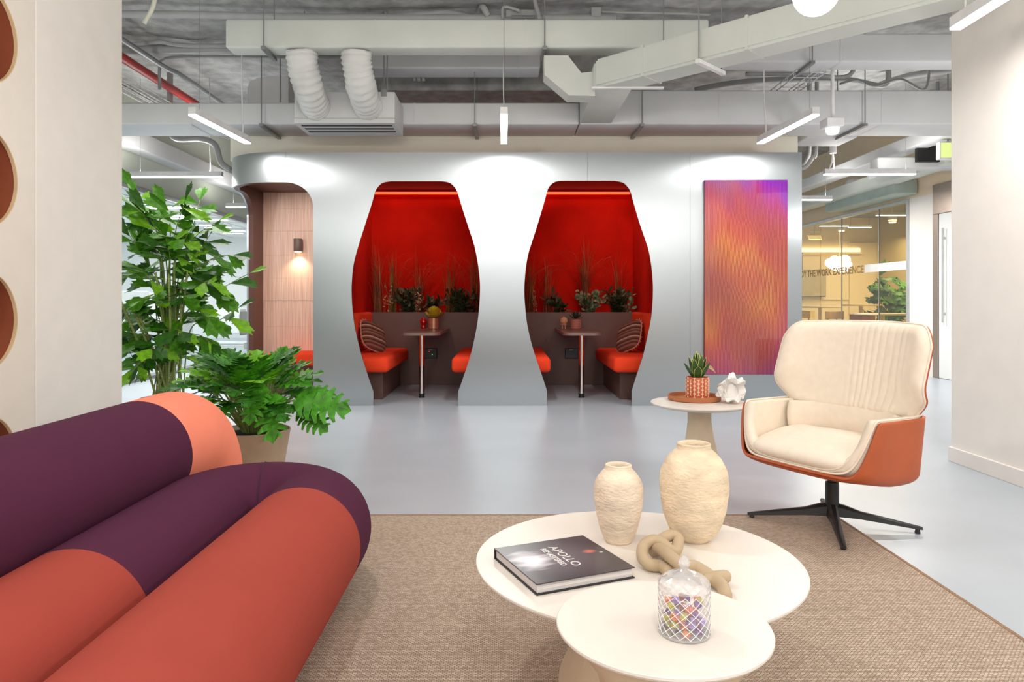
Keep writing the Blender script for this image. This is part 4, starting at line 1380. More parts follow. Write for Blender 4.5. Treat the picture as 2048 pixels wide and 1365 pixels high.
def grass(lab, px, y, h, n, m_, seed, spread=0.05, wd=0.0036):
    rnd = random.Random(seed)
    x = X_(px, y)
    m = MB()
    for i in range(n):
        a = rnd.uniform(0, 2 * PI)
        b = rnd.uniform(0.05, 0.75) ** 1.3
        yy = math.sin(a) * 0.35
        blade(m, (x + rnd.uniform(-spread, spread), y + rnd.uniform(-0.05, 0.05), 0.80), Vector((math.cos(a), yy, 0)), h * rnd.uniform(0.6, 1.0), b, wd)
    t = thing('ornamental_grass', lab, 'plant', (x, y, 0.82), group='grasses in the booth planters')
    obj('blades', m, m_, t, kind='stuff')
    e = MB()
    for i in range(5):
        a = rnd.uniform(0, 2 * PI)
        q = Vector((x + rnd.uniform(-0.1, 0.1), y + rnd.uniform(-0.04, 0.04), 0.8))
        blade(e, q, Vector((math.cos(a), 0.2 * math.sin(a), 0)), h * rnd.uniform(0.9, 1.1), rnd.uniform(0.5, 0.95), wd * 0.8)
    obj('seed_stems', e, M_sprig, t, kind='stuff')


A = 'in the planter behind the yellow succulent table'
B = 'in the planter behind the figurine table'
grass('tall reddish grass clump in the corner ' + A, 755, 9.08, 1.18, 70, M_grass1, 1)
grass('slim olive grass clump beside the corner clump ' + A, 786, 9.12, 1.10, 55, M_grass2, 2)
grass('low bronze grass clump at the middle ' + A, 838, 9.15, 0.98, 50, M_grass1, 3)
grass('olive grass clump standing behind the dark bush ' + A, 900, 9.15, 1.02, 55, M_grass2, 4)
grass('tall bronze grass clump at the hidden end ' + A, 950, 9.08, 1.15, 70, M_grass1, 5)
grass('tall olive grass clump at the hidden end ' + B, 1058, 9.08, 1.05, 70, M_grass2, 6)
grass('slim bronze grass clump next to the hidden end ' + B, 1095, 9.14, 1.02, 45, M_grass1, 7)
grass('wide arching grass fountain at the middle ' + B, 1170, 9.15, 1.18, 110, M_grass1, 8, 0.04)
grass('sparse bronze grass clump near the corner ' + B, 1235, 9.14, 1.0, 35, M_grass1, 9)


def oval_leaf(l, w):
    return petal(l, w)


LM = {('dark', 0): mesh_of(oval_leaf(0.075, 0.042), M_leafd, True), ('dark', 1): mesh_of(oval_leaf(0.10, 0.03), M_leafd, True),
      ('euc', 0): mesh_of(oval_leaf(0.062, 0.06), M_euc, True), ('euc', 1): mesh_of(oval_leaf(0.05, 0.048), M_euc, True),
      ('sprig', 0): mesh_of(oval_leaf(0.03, 0.016), M_sprig, True)}


def bush(lab, px, y, w, h, kind, n, seed, name='leafy_shrub'):
    rnd = random.Random(seed)
    x = X_(px, y)
    t = thing(name, lab, 'plant', (x, y, 0.82), group='shrubs in the booth planters')
    st = MB()
    k = 0
    ns = max(4, n // 9)
    for s in range(ns):
        a = rnd.uniform(0, 2 * PI)
        top = Vector((x + math.cos(a) * w * rnd.uniform(0.2, 1), y + math.sin(a) * 0.10, 0.82 + h * rnd.uniform(0.55, 1.0)))
        b = Vector((x + rnd.uniform(-0.04, 0.04), y, 0.80))
        mid = (b + top) / 2 + Vector((0, 0, h * 0.12))
        path = bez([b, mid, top], 5)
        st.tube(path, 0.004, 5)
        for i in range(n // ns):
            q = path[min(len(path) - 1, 2 + int(rnd.random() * (len(path) - 2)))]
            d = Vector((rnd.uniform(-1, 1), rnd.uniform(-1, 0.5), rnd.uniform(-0.3, 0.9)))
            me = LM[(kind, rnd.randrange(2) if kind != 'sprig' else 0)]
            place_piece('leaf', me, Matrix.Translation(q) @ frame_to(d, Vector((rnd.uniform(-.5, .5), -0.6, 0.8))) @ Matrix.Scale(rnd.uniform(0.8, 1.25), 4), t)
    obj('stems', st, M_leafd if kind != 'sprig' else M_grass1, t, kind='stuff')


bush('dark rounded leafy bush at the middle ' + A, 818, 9.0, 0.20, 0.36, 'dark', 190, 11)
bush('dense dark bush at the hidden end ' + A, 925, 8.98, 0.24, 0.36, 'dark', 240, 12)
bush('low dark sprig behind the red ball ' + A, 868, 9.05, 0.12, 0.24, 'dark', 90, 13)
bush('pale seeded sprig beside the corner clump ' + A, 775, 9.0, 0.08, 0.46, 'sprig', 40, 14, 'seed_sprig')
bush('pale seeded sprig before the dark bush ' + A, 835, 8.95, 0.12, 0.34, 'sprig', 50, 15, 'seed_sprig')
bush('round leaved grey eucalyptus bush at the middle ' + B, 1180, 8.97, 0.24, 0.34, 'euc', 120, 16, 'eucalyptus_shrub')
bush('dark leafy bush near the corner ' + B, 1238, 9.02, 0.20, 0.36, 'dark', 180, 17)
bush('dark low bush behind the figurine ' + B, 1118, 9.02, 0.16, 0.28, 'dark', 110, 18)
bush('pale seeded sprig at the hidden end ' + B, 1072, 8.97, 0.10, 0.36, 'sprig', 50, 19, 'seed_sprig')
bush('round leaved eucalyptus twig near the corner ' + B, 1255, 8.93, 0.10, 0.40, 'euc', 24, 20, 'eucalyptus_shrub')

# ---------------------------------------------------------------- striped art panel
ax0, ax1 = X_(1409.5, 7.04), X_(1576, 7.04)
az0, az1 = Z_(750, 7.04), Z_(360, 7.04)
t = thing('art_panel', 'tall glossy art panel of wavy magenta and orange stripes on the silver wall', 'artwork', ((ax0 + ax1) / 2, 7.07, az0))


def art_mat(name, stops, warp):
    m = bpy.data.materials.new(name)
    m.use_nodes = True
    nt = m.node_tree
    b = nt.nodes['Principled BSDF']
    b.inputs['Roughness'].default_value = 0.4
    tc = nt.nodes.new('ShaderNodeTexCoord')
    mp = nt.nodes.new('ShaderNodeMapping')
    mp.inputs['Scale'].default_value = (1 / (ax1 - ax0), 1, 1 / (az1 - az0))
    mp.inputs['Location'].default_value = (-ax0 / (ax1 - ax0), 0, -az0 / (az1 - az0))
    geo = nt.nodes.new('ShaderNodeNewGeometry')
    nt.links.new(geo.outputs['Position'], mp.inputs[0])
    n = nt.nodes.new('ShaderNodeTexNoise')
    n.inputs['Scale'].default_value = 3.2
    n.inputs['Detail'].default_value = 1.0
    nt.links.new(mp.outputs[0], n.inputs[0])
    sp = nt.nodes.new('ShaderNodeSeparateXYZ')
    nt.links.new(mp.outputs[0], sp.inputs[0])
    # distance from mid height, pushed by noise and by the right edge
    a = nt.nodes.new('ShaderNodeMath')
    a.operation = 'SUBTRACT'
    a.inputs[1].default_value = 0.47
    nt.links.new(sp.outputs['Z'], a.inputs[0])
    ab = nt.nodes.new('ShaderNodeMath')
    ab.operation = 'ABSOLUTE'
    nt.links.new(a.outputs[0], ab.inputs[0])
    a2 = nt.nodes.new('ShaderNodeMath')
    a2.operation = 'MULTIPLY_ADD'
    nt.links.new(n.outputs['Fac'], a2.inputs[0])
    a2.inputs[1].default_value = warp
    nt.links.new(ab.outputs[0], a2.inputs[2])
    a3 = nt.nodes.new('ShaderNodeMath')
    a3.operation = 'POWER'
    a3.inputs[1].default_value = 3.0
    nt.links.new(sp.outputs['X'], a3.inputs[0])
    a4 = nt.nodes.new('ShaderNodeMath')
    a4.operation = 'MULTIPLY_ADD'
    nt.links.new(a3.outputs[0], a4.inputs[0])
    a4.inputs[1].default_value = 0.16
    nt.links.new(a2.outputs[0], a4.inputs[2])
    rp = nt.nodes.new('ShaderNodeValToRGB')
    els = rp.color_ramp.elements
    els[0].position, els[0].color = stops[0][0], lin(stops[0][1])
    els[1].position, els[1].color = stops[-1][0], lin(stops[-1][1])
    for p, c_ in stops[1:-1]:
        e = els.new(p)
        e.color = lin(c_)
    nt.links.new(a4.outputs[0], rp.inputs[0])
    nt.links.new(rp.outputs[0], b.inputs['Base Color'])
    MATS[name] = m
    return m


M_artb = art_mat('art_ground', [(0.20, (140, 14, 24)), (0.38, (160, 18, 8)), (0.54, (146, 10, 34)), (0.70, (132, 6, 76)), (0.82, (104, 14, 150))], 0.42)
M_artr = art_mat('art_stripes', [(0.20, (250, 140, 50)), (0.34, (255, 182, 30)), (0.46, (252, 136, 44)), (0.60, (244, 104, 96)), (0.72, (226, 56, 150)), (0.84, (170, 30, 190))], 0.42)
obj('backing', MB().rbox(ax0, ax1, 7.045, 7.078, az0, az1, 0.003), M_artb, t)
rb = MB()
NR = 62
for i in range(NR):
    fx = (i + 0.5) / NR
    n = 70
    base = len(rb.v)
    for k in range(n):
        fz = k / (n - 1)
        env = math.sin(PI * min(1, max(0, (fx - 0.0)))) ** 1.2
        off = env * (0.017 * math.sin(fz * 16.0 + 1.0 + 4.2 * fx) + 0.004 * math.sin(fz * 31 + 7.0 * fx)) * sstep(0.02, 0.2, fz) * (1 - 0.75 * sstep(0.75, 0.95, fz))
        x = ax0 + (ax1 - ax0) * min(0.992, max(0.008, fx + off))
        z = az0 + 0.006 + (az1 - az0 - 0.012) * fz
        wv = 0.0024 + 0.0008 * math.sin(fz * 9 + fx * 6)
        rb.v += [(x - wv, 7.0449, z), (x, 7.040, z), (x + wv, 7.0449, z)]
    for k in range(n - 1):
        a = base + k * 3
        rb.f += [(a, a + 1, a + 4, a + 3), (a + 1, a + 2, a + 5, a + 4)]
obj('stripes', rb, M_artr, t, kind='stuff')
obj('acrylic_cover', MB().box(ax0, ax1, 7.034, 7.0375, az0, az1), glass('art_acrylic', (255, 255, 255), 1.0, 0.02, 0.12, 0.03), t)

# ================================================================== NICHE UNIT AND RUG
M_unit = mat('cream_lacquer', (240, 231, 220), 0.4, vary=0.01)
M_niche = mat('copper_brown_niche', (160, 88, 62), 0.35, vary=0.03)
M_edge = mat('birch_edge', (236, 204, 160), 0.5)
unit = thing('niche_cabinet', 'tall cream cabinet with a column of round brown niches on the left wall', 'cabinet', (-2.7, 3.3, 0))
ZC = (0.245, 0.9475, 1.646, 2.344, 3.042)
YC, RC = 3.413, 0.25
m = MB()
ys = sorted(set([-1.0, 2.9, 3.792] + [YC + RC * math.cos(PI * k / 40) for k in range(41)]))
def niche_solid(y):
    if abs(y - YC) >= RC - 1e-7:
        return [(0.0, 3.7)]
    h = math.sqrt(RC * RC - (y - YC) ** 2)
    out, z0 = [], 0.0
    for zc_ in ZC:
        if zc_ - h > z0:
            out.append((z0, zc_ - h))
        z0 = zc_ + h
    out.append((z0, 3.7))
    return out
for i in range(len(ys) - 1):
    a, b = ys[i], ys[i + 1]
    Aq, Bq = niche_solid(a + 1e-6), niche_solid(b - 1e-6)
    if len(Aq) != len(Bq):
        continue
    for qa, qb in zip(Aq, Bq):
        f = [(-2.5, a, qa[0]), (-2.5, b, qb[0]), (-2.5, b, qb[1]), (-2.5, a, qa[1])]
        g = [(-2.515, p[1], p[2]) for p in f]
        m.add(f + g, [(0, 1, 2, 3), (7, 6, 5, 4), (0, 4, 5, 1), (3, 2, 6, 7)])
m.add([(-2.5, 3.792, 0), (-2.5, 3.792, 3.7), (-2.53, 3.792, 3.7), (-2.53, 3.792, 0)], [(0, 1, 2, 3)])
o = obj('front_panel', m, M_unit, unit)
weld(o, 30)
for zc_ in ZC:
    ring = MB().lathe([(RC - 0.0005, 0.0), (RC - 0.0005, 0.018), (RC - 0.004, 0.018), (RC - 0.004, 0.0)], 64, (-2.5185, YC, zc_), axis=(1, 0, 0), caps=False)
    obj('edge_band', ring, M_edge, unit, smooth=True, auto=40)
    n = MB().lathe([(RC - 0.001, 0.0), (RC - 0.001, 0.371)], 48, (-2.89, YC, zc_), axis=(1, 0, 0), caps=False)
    n.lathe([(RC - 0.001, 0.0), (0.001, 0.0)], 48, (-2.889, YC, zc_), axis=(1, 0, 0), caps=False)
    nn = obj('niche_lining', n, M_niche, unit, smooth=True, auto=40)
    obj('niche_shelf', MB().box(-2.885, -2.56, YC - 0.17, YC + 0.17, zc_ - 0.185, zc_ - 0.17), M_niche, nn)
obj('side_panel', MB().box(-2.94, -2.53, 3.775, 3.792, 0, 3.7), M_unit, unit)
obj('plinth', MB().box(-2.92, -2.535, -1.0, 3.774, 0.0, 0.01), M_liner, unit)


def weave_mat():
    m = bpy.data.materials.new('sisal_weave')
    m.use_nodes = True
    nt = m.node_tree
    b = nt.nodes['Principled BSDF']
    b.inputs['Roughness'].default_value = 0.85
    b.inputs['Specular IOR Level'].default_value = 0.25
    tc = nt.nodes.new('ShaderNodeTexCoord')
    mp = nt.nodes.new('ShaderNodeMapping')
    nt.links.new(tc.outputs['Object'], mp.inputs[0])
    wob = nt.nodes.new('ShaderNodeTexNoise')
    wob.inputs['Scale'].default_value = 60
    nt.links.new(mp.outputs[0], wob.inputs[0])
    mixv = nt.nodes.new('ShaderNodeVectorMath')
    mixv.operation = 'MULTIPLY_ADD'
    mixv.inputs[1].default_value = (0.006, 0.003, 0)
    nt.links.new(wob.outputs['Color'], mixv.inputs[0])
    nt.links.new(mp.outputs[0], mixv.inputs[2])
    br = nt.nodes.new('ShaderNodeTexBrick')
    br.inputs['Color1'].default_value = lin((216, 196, 177))
    br.inputs['Color2'].default_value = lin((182, 160, 140))
    br.inputs['Mortar'].default_value = lin((124, 104, 88))
    br.inputs['Scale'].default_value = 1.0
    br.inputs['Mortar Size'].default_value = 0.0012
    br.inputs['Mortar Smooth'].default_value = 0.9
    br.inputs['Brick Width'].default_value = 0.0125
    br.inputs['Row Height'].default_value = 0.0068
    br.offset = 0.5
    nt.links.new(mixv.outputs[0], br.inputs[0])
    n2 = nt.nodes.new('ShaderNodeTexNoise')
    n2.inputs['Scale'].default_value = 400
    nt.links.new(mp.outputs[0], n2.inputs[0])
    mx = nt.nodes.new('ShaderNodeMixRGB')
    mx.blend_type = 'OVERLAY'
    mx.inputs[0].default_value = 0.25
    nt.links.new(br.outputs['Color'], mx.inputs[1])
    nt.links.new(n2.outputs['Color'], mx.inputs[2])
    nt.links.new(mx.outputs[0], b.inputs['Base Color'])
    inv = nt.nodes.new('ShaderNodeMath')
    inv.operation = 'SUBTRACT'
    inv.inputs[0].default_value = 1.0
    nt.links.new(br.outputs['Fac'], inv.inputs[1])
    bp = nt.nodes.new('ShaderNodeBump')
    bp.inputs['Strength'].default_value = 0.8
    bp.inputs['Distance'].default_value = 0.003
    nt.links.new(inv.outputs[0], bp.inputs['Height'])
    nt.links.new(bp.outputs[0], b.inputs['Normal'])
    return m


M_rug = weave_mat()
rug = thing('area_rug', 'flat woven sisal rug in sandy brown under the sofa and coffee tables', 'rug', (-0.2, 1.6, 0))
obj('woven_field', MB().rbox(-2.1, 1.588, 0.15, 3.462, 0.0005, 0.008, 0.003), M_rug, rug)
M_bind = mat('rug_binding', (150, 118, 92), 0.85, vary=0.1, vscale=90, bump=0.3, bscale=300)
obj('edge_binding', MB().rbox(1.578, 1.594, 0.15, 3.468, 0.0004, 0.0098, 0.003), M_bind, rug)
obj('edge_binding', MB().rbox(-2.1, 1.594, 3.452, 3.468, 0.0004, 0.0098, 0.003), M_bind, rug)
RZ = 0.009

# ================================================================== TUBE SOFA
M_plum = mat('plum_fabric', (80, 38, 60), 0.9, vary=0.015, bump=0.06, bscale=420, spec=0.1)
M_terra = mat('terracotta_fabric', (158, 69, 58), 0.9, vary=0.015, bump=0.06, bscale=420, spec=0.1)
M_coral = mat('coral_fabric', (238, 138, 112), 0.9, vary=0.015, bump=0.06, bscale=420, spec=0.1)
sofa = thing('tube_sofa', 'chunky tube sofa in plum, terracotta and coral fabric at the lower left', 'sofa', (-1.0, 1.6, RZ))
RT = 0.198
X3, X2, ZS = -0.676, -1.072, 0.235
XB, ZB, RB = -1.38, 0.464, 0.206
Y0, YS = 0.5, 2.5


def tube_sec(name, pts, r, m, ends=(False, False), n=56):
    mb = MB()
    pts = [Vector(p) for p in pts]
    rs = [r] * len(pts) if not isinstance(r, list) else r
    if ends[0]:
        d0 = (pts[0] - pts[1]).normalized()
        pre = [pts[0] + d0 * rs[0] * math.sin(a) for a in [PI / 2 * 0.98, 1.3, 1.05, 0.8, 0.5, 0.25]]
        pr = [rs[0] * math.cos(a) for a in [PI / 2 * 0.98, 1.3, 1.05, 0.8, 0.5, 0.25]]
        pts, rs = pre + pts, pr + rs
    mb.tube(pts, rs, n, caps=False)
    return obj(name, mb, m, sofa, smooth=True)


def line(a, b, n=14):
    a, b = Vector(a), Vector(b)
    return [a + (b - a) * i / n for i in range(n + 1)]


seam1, seam2, seam3 = 2.35, 1.77, 2.68
xc, rb_ = (X2 + X3) / 2, (X3 - X2) / 2
bend = [(xc + rb_ * math.cos(a), YS + rb_ * math.sin(a), ZS) for a in [PI * i / 40 for i in range(1, 40)]]
seat = line((X3, seam1, ZS), (X3, YS, ZS), 3) + [Vector(p) for p in bend] + line((X2, YS, ZS), (X2, seam2, ZS), 10)
rr = []
for p in seat:
    k = max(0.0, p.y - YS) / rb_
    rr.append(RT * (1 + 0.0 * k))
tube_sec('seat_roll', line((X3, Y0, ZS), (X3, seam1, ZS)), RT, M_terra, (True, False))['label'] = 'terracotta front seat roll'
o = tube_sec('seat_bend', seat, rr, M_plum)
o['label'] = 'plum U bend joining the two seat rolls'
tube_sec('seat_roll', line((X2, Y0, ZS), (X2, seam2, ZS)), RT, M_terra, (True, False))['label'] = 'terracotta near part of the inner seat roll'
tube_sec('back_roll', line((XB, Y0, ZB), (XB, seam3, ZB)), RB, M_plum, (True, False))['label'] = 'plum back roll'
RBEND = 0.23
YB = 2.93
bb = line((XB, seam3, ZB), (XB, YB, ZB), 3) + [Vector((XB, YB + RBEND * math.sin(a), ZB - RBEND + RBEND * math.cos(a))) for a in [PI / 2 * i / 20 for i in range(1, 21)]] + [Vector((XB, YB + RBEND, 0.12)), Vector((XB, YB + RBEND, RZ + 0.002))]
tube_sec('back_roll_end', bb, RB, M_coral)['label'] = 'coral end of the back roll bending down to the floor'
# crease seams of the bend
M_plumd = mat('plum_seam', (54, 24, 44), 0.9)
for a in (PI * 0.56,):
    c = Vector((xc + rb_ * math.cos(a), YS + rb_ * math.sin(a), ZS))
    rad = Vector((math.cos(a), math.sin(a), 0))
    ring = [c + rad * (RT + 0.0006) * math.cos(b) + Vector((0, 0, 1)) * (RT + 0.0006) * math.sin(b) for b in [0.5 + 2.3 * i / 30 for i in range(31)]]
    obj('seam_line', MB().tube(ring, 0.0022, 5), M_plumd, sofa, smooth=True)
M_base = mat('sofa_plinth', (40, 30, 30), 0.7)
obj('plinth', MB().box(-1.16, -0.60, 0.55, 2.55, RZ, 0.06), M_base, sofa)
obj('plinth', MB().box(-1.50, -1.26, 0.55, 2.75, RZ, 0.29), M_base, sofa)

# ================================================================== ARMCHAIR
M_chcream = mat('cream_wool', (238, 224, 206), 0.8, vary=0.015, vscale=30, bump=0.08, bscale=500, spec=0.25)
M_orange = mat('rust_leather_shell', (184, 88, 44), 0.5, vary=0.03, bump=0.12, bscale=420)
M_blackm = mat('black_powder_coat', (30, 30, 30), 0.42, vary=0.0)
TH = math.radians(62)
# local frame: x = the chair's left, y = towards its back, z up
ch = thing('lounge_chair', 'cream and rust wing armchair on a black four star base at the rug corner', 'armchair', (1.513, 3.318, 0), 0, None, local=True)
ch.rotation_euler = (0, 0, math.atan2(-math.cos(TH), math.sin(TH)) + PI / 2 - PI / 2)
_l = Vector((math.cos(TH), -math.sin(TH)))
ch.rotation_euler = (0, 0, math.atan2(_l.y, _l.x))


def bucket_rim(x, y):
    return 0.308 + (0.545 - 0.308) * sstep(-0.265, -0.165, y)


def outline(u, inset):
    """rounded rectangle plan of the bucket"""
    a = 2 * PI * u
    w, f, b = 0.352 - inset, -0.275 + inset, 0.185 - inset
    cy_, hy = (f + b) / 2, (b - f) / 2
    p = 0.42
    return (math.copysign(abs(math.cos(a)) ** p, math.cos(a)) * w, cy_ + math.copysign(abs(math.sin(a)) ** p, math.sin(a)) * hy)


def bucket(inset, zoff, rim_drop=0.0, top_in=0.0):
    rows = []
    nu = 120
    def row(fn):
        return [fn(i / nu) for i in range(nu)]
    rf = 0.042
    def floor_z(x, y):
        return 0.248 + zoff + 0.035 * sstep(0.0, -0.28, y) + 0.02 * (abs(x) / 0.35) ** 3
    for t in (0.02, 0.3, 0.6, 0.8):
        def fn(u, t=t):
            x, y = outline(u, inset + rf)
            x, y = x * t, -0.045 + (y + 0.045) * t
            return (x, y, floor_z(x, y))
        rows.append(row(fn))
    for k in range(0, 7):
        ph = k / 6 * PI / 2
        def fn(u, ph=ph):
            x, y = outline(u, inset + rf * (1 - math.sin(ph)))
            fz = floor_z(x, y)
            rim = bucket_rim(x, y) - rim_drop
            z = fz + min(rf, max(0.01, (rim - fz) * 0.8)) * (1 - math.cos(ph))
            return (x, y, z)
        rows.append(row(fn))
    for k in (0.25, 0.5, 0.75, 0.95, 1.0):
        def fn(u, k=k):
            x, y = outline(u, inset)
            fz = floor_z(x, y)
            rim = bucket_rim(x, y) - rim_drop
            z0 = fz + min(rf, max(0.01, (rim - fz) * 0.8))
            lean = 0.05 * k * sstep(0.35, 0.545, rim)
            return (x * (1 + lean * 0.7), y + 0.02 * k * (1 if y > 0 else -0.3), z0 + (rim - z0) * k)
        rows.append(row(fn))
    m = MB()
    for r in rows:
        m.v += r
    for j in range(len(rows) - 1):
        for i in range(nu):
            i2 = (i + 1) % nu
            m.f.append((j * nu + i, j * nu + i2, (j + 1) * nu + i2, (j + 1) * nu + i))
    m.f.append(tuple(range(nu))[::-1])
    return m, rows[-1]


def solidify(o, t, off=0.0, lvl=0):
    md = o.modifiers.new('thickness', 'SOLIDIFY')
    md.thickness = t
    md.offset = off
    if lvl:
        s = o.modifiers.new('smooth', 'SUBSURF')
        s.levels = s.render_levels = lvl
    return o


mo, rim_o = bucket(0.0, 0.0)
solidify(obj('shell', mo, M_orange, ch, smooth=True), 0.012)
mi, rim_i = bucket(0.030, 0.028, -0.004)
solidify(obj('inner_upholstery', mi, M_chcream, ch, smooth=True), 0.046, 0.0)
_, rim_p = bucket(0.012, 0.0, -0.006)
obj('rim_piping', MB().tube(rim_p, 0.0055, 6, closed=True), M_chcream, ch, smooth=True)


def seat_pad(u, v):
    a = 2 * PI * u
    s = math.sin(PI * v) ** 0.45
    x = math.copysign(abs(math.cos(a)) ** 0.5, math.cos(a)) * 0.292 * s
    y = -0.068 + math.copysign(abs(math.sin(a)) ** 0.5, math.sin(a)) * 0.212 * s
    z = -math.cos(PI * v)
    top = max(0, z)
    puff = 0.012 * math.sin(x * 21 + 1) * top * 0.25 + 0.006 * mnoise.noise(Vector((x * 14, y * 14, 1))) * top
    return (x, y, 0.396 + z * (0.046 if z > 0 else 0.05) - 0.05 * sstep(0.05, -0.3, y) * 0.9 + puff)


obj('seat_cushion', MB().grid(lambda u, v: seat_pad(u, 1e-5 + v * (1 - 2e-5)), 90, 60, closed_u=True), M_chcream, ch, smooth=True)


def back_pt(u, v, out=0.0, pleat=True):
    """u -1..1 across (chair right to left), v 0..1 up"""
    hw = 0.312 + 0.078 * sstep(-0.05, 0.32, v)
    cr = 0.0
    # rounded upper corners
    au = abs(u)
    topz = 0.947 - 0.012 * au ** 2 - 0.085 * max(0.0, (au - 0.76) / 0.24) ** 3
    z = 0.525 + (topz - 0.525) * v
    x = u * hw
    y = 0.165 + 0.115 * v - 0.15 * au ** 2.4 * (0.35 + 0.65 * sstep(0.0, 0.5, v))
    if pleat:
        win = sstep(-0.25, 0.1, u) * (1 - sstep(0.60, 0.82, u))
        uu = u + 0.05 * (v - 0.5)
        ph = uu * 33 + 1.0 * math.sin(uu * 7) + 0.8 * mnoise.noise(Vector((uu * 4, v * 1.6, 2)))
        amp = 0.007 * win * (0.45 + 0.55 * math.sin(PI * min(1, v * 0.9 + 0.08)))
        out = out + amp * (abs(math.sin(ph)) ** 0.6 - 0.6)
        out += 0.003 * mnoise.noise(Vector((u * 3, v * 3, 9)))
    nx = u * 0.45
    nl = math.hypot(nx, 1.0)
    return (x - out * nx / nl, y - out / nl, z)


def back_front(s, v):
    u = -1 + 2 * s
    e = min(1.0, (1 - abs(u)) / 0.16)
    e2 = min(1.0, min(v / 0.10, (1 - v) / 0.13))
    edge = (1 - (1 - e) ** 2) ** 0.5 * (1 - (1 - e2) ** 2) ** 0.5
    return back_pt(u, v, 0.042 * edge)


obj('back_cushion', MB().grid(back_front, 200, 60), M_chcream, ch, smooth=True)
rear = MB().grid(lambda s, v: back_pt(-1 + 2 * s, v, -0.002, False), 60, 24)
solidify(obj('back_shell', rear, M_orange, ch, smooth=True), 0.014, 0.0)
per = [back_pt(-1 + 2 * i / 60, 1.0, 0.004, False) for i in range(61)] + [back_pt(1, 1 - i / 24, 0.004, False) for i in range(1, 25)] + [back_pt(1 - 2 * i / 60, 0, 0.004, False) for i in range(1, 61)] + [back_pt(-1, i / 24, 0.004, False) for i in range(1, 24)]
obj('back_piping', MB().tube(per, 0.0048, 6, closed=True), M_chcream, ch, smooth=True)
# lower back pad between seat and wing
lp = MB().grid(lambda s, v: ((-1 + 2 * s) * 0.285, 0.150 + 0.012 * math.sin(PI * v) * -1.2 - 0.10 * abs(-1 + 2 * s) ** 4, 0.40 + v * 0.145), 40, 16)
solidify(obj('lumbar_pad', lp, M_chcream, ch, smooth=True), 0.03, 0.0)
# base
obj('column', MB().lathe([(0.030, 0.055), (0.030, 0.19), (0.029, 0.205)], 24, (0, 0, 0)), M_blackm, ch, smooth=True, auto=40)
obj('column_neck', MB().lathe([(0.019, 0.20), (0.019, 0.225), (0.05, 0.232), (0.055, 0.25)], 24, (0, 0, 0)), M_blackm, ch, smooth=True, auto=40)
obj('seat_plate', MB().rbox(-0.09, 0.09, -0.09, 0.09, 0.236, 0.250, 0.004), M_blackm, ch)
a0 = math.atan2(0.11, -0.35) - math.atan2(_l.y, _l.x)
for k in range(4):
    a = a0 + k * PI / 2
    d = Vector((math.cos(a), math.sin(a), 0))
    n = Vector((-d.y, d.x, 0))
    m = MB()
    secs = [(0.0, 0.030, 0.052, 0.112), (0.05, 0.026, 0.050, 0.102), (0.12, 0.020, 0.046, 0.078), (0.24, 0.0165, 0.033, 0.056), (0.355, 0.0125, 0.020, 0.034), (0.372, 0.010, 0.0195, 0.030)]
    for (r, w, zb, zt) in secs:
        for (s, zz) in ((-1, zb), (1, zb), (0.82, zt * 0.75 + zb * 0.25), (0.35, zt), (-0.35, zt), (-0.82, zt * 0.75 + zb * 0.25)):
            m.v.append(tuple(d * r + n * w * s + Vector((0, 0, zz))))
    for j in range(len(secs) - 1):
        for i in range(6):
            i2 = (i + 1) % 6
            m.f.append((j * 6 + i, j * 6 + i2, (j + 1) * 6 + i2, (j + 1) * 6 + i))
    m.f.append(tuple(range(6))[::-1])
    m.f.append(tuple(30 + i for i in range(6)))
    lg = obj('leg', m, M_blackm, ch, smooth=True, auto=35)
    p = d * 0.352
    foot_z = RZ if (Matrix.Rotation(ch.rotation_euler[2], 3, 'Z') @ p + Vector((1.513, 3.318, 0))).x < 1.6 and (Matrix.Rotation(ch.rotation_euler[2], 3, 'Z') @ p).y + 3.318 < 3.47 else 0.001
    obj('glide', MB().lathe([(0.011, foot_z), (0.012, foot_z + 0.004), (0.008, 0.0215)], 14, p), M_blk, lg)

# ================================================================== SIDE TABLE
M_tablec = mat('cream_lacquer_table', (229, 221, 212), 0.35, vary=0.01, vscale=4)
M_stem = mat('beige_microcement', (206, 188, 160), 0.7, vary=0.03, vscale=8, bump=0.05, bscale=90)


def stem_mesh(c, prof, n=48, facets=5, rot=0.0):
    """a column that turns from round at the top into soft facets at the foot; prof: (radius, z, facet 0..1)"""
    m = MB()
    for r, z, f in prof:
        for i in range(n):
            a = 2 * PI * i / n
            b = ((a + rot) % (2 * PI / facets)) - PI / facets
            poly = math.cos(PI / facets) / math.cos(b)
            k = r * ((1 - f) + f * poly * 1.12)
            m.v.append((c[0] + k * math.cos(a), c[1] + k * math.sin(a), z))
    for j in range(len(prof) - 1):
        for i in range(n):
            i2 = (i + 1) % n
            m.f.append((j * n + i, j * n + i2, (j + 1) * n + i2, (j + 1) * n + i))
    m.f.append(tuple(range(n))[::-1])
    m.f.append(tuple((len(prof) - 1) * n + i for i in range(n)))
    return m


sx_, sy_, sz_ = 1.131, 4.18, 0.45
t = thing('side_table', 'round cream side table on a tapered beige stem beside the armchair', 'table', (sx_, sy_, 0))
obj('tabletop', MB().lathe([(0.235, sz_ - 0.026), (0.272, sz_ - 0.014), (0.2805, sz_ - 0.007), (0.2805, sz_ - 0.002), (0.278, sz_)], 72, (sx_, sy_, 0)), M_tablec, t, smooth=True, auto=30)
obj('stem', stem_mesh((sx_, sy_), [(0.155, 0.0, 0.5), (0.150, 0.012, 0.6), (0.120, 0.08, 0.9), (0.098, 0.16, 0.8), (0.078, 0.26, 0.5), (0.068, 0.34, 0.1), (0.067, sz_ - 0.026, 0.0)], rot=0.5), M_stem, t, smooth=True, auto=40)
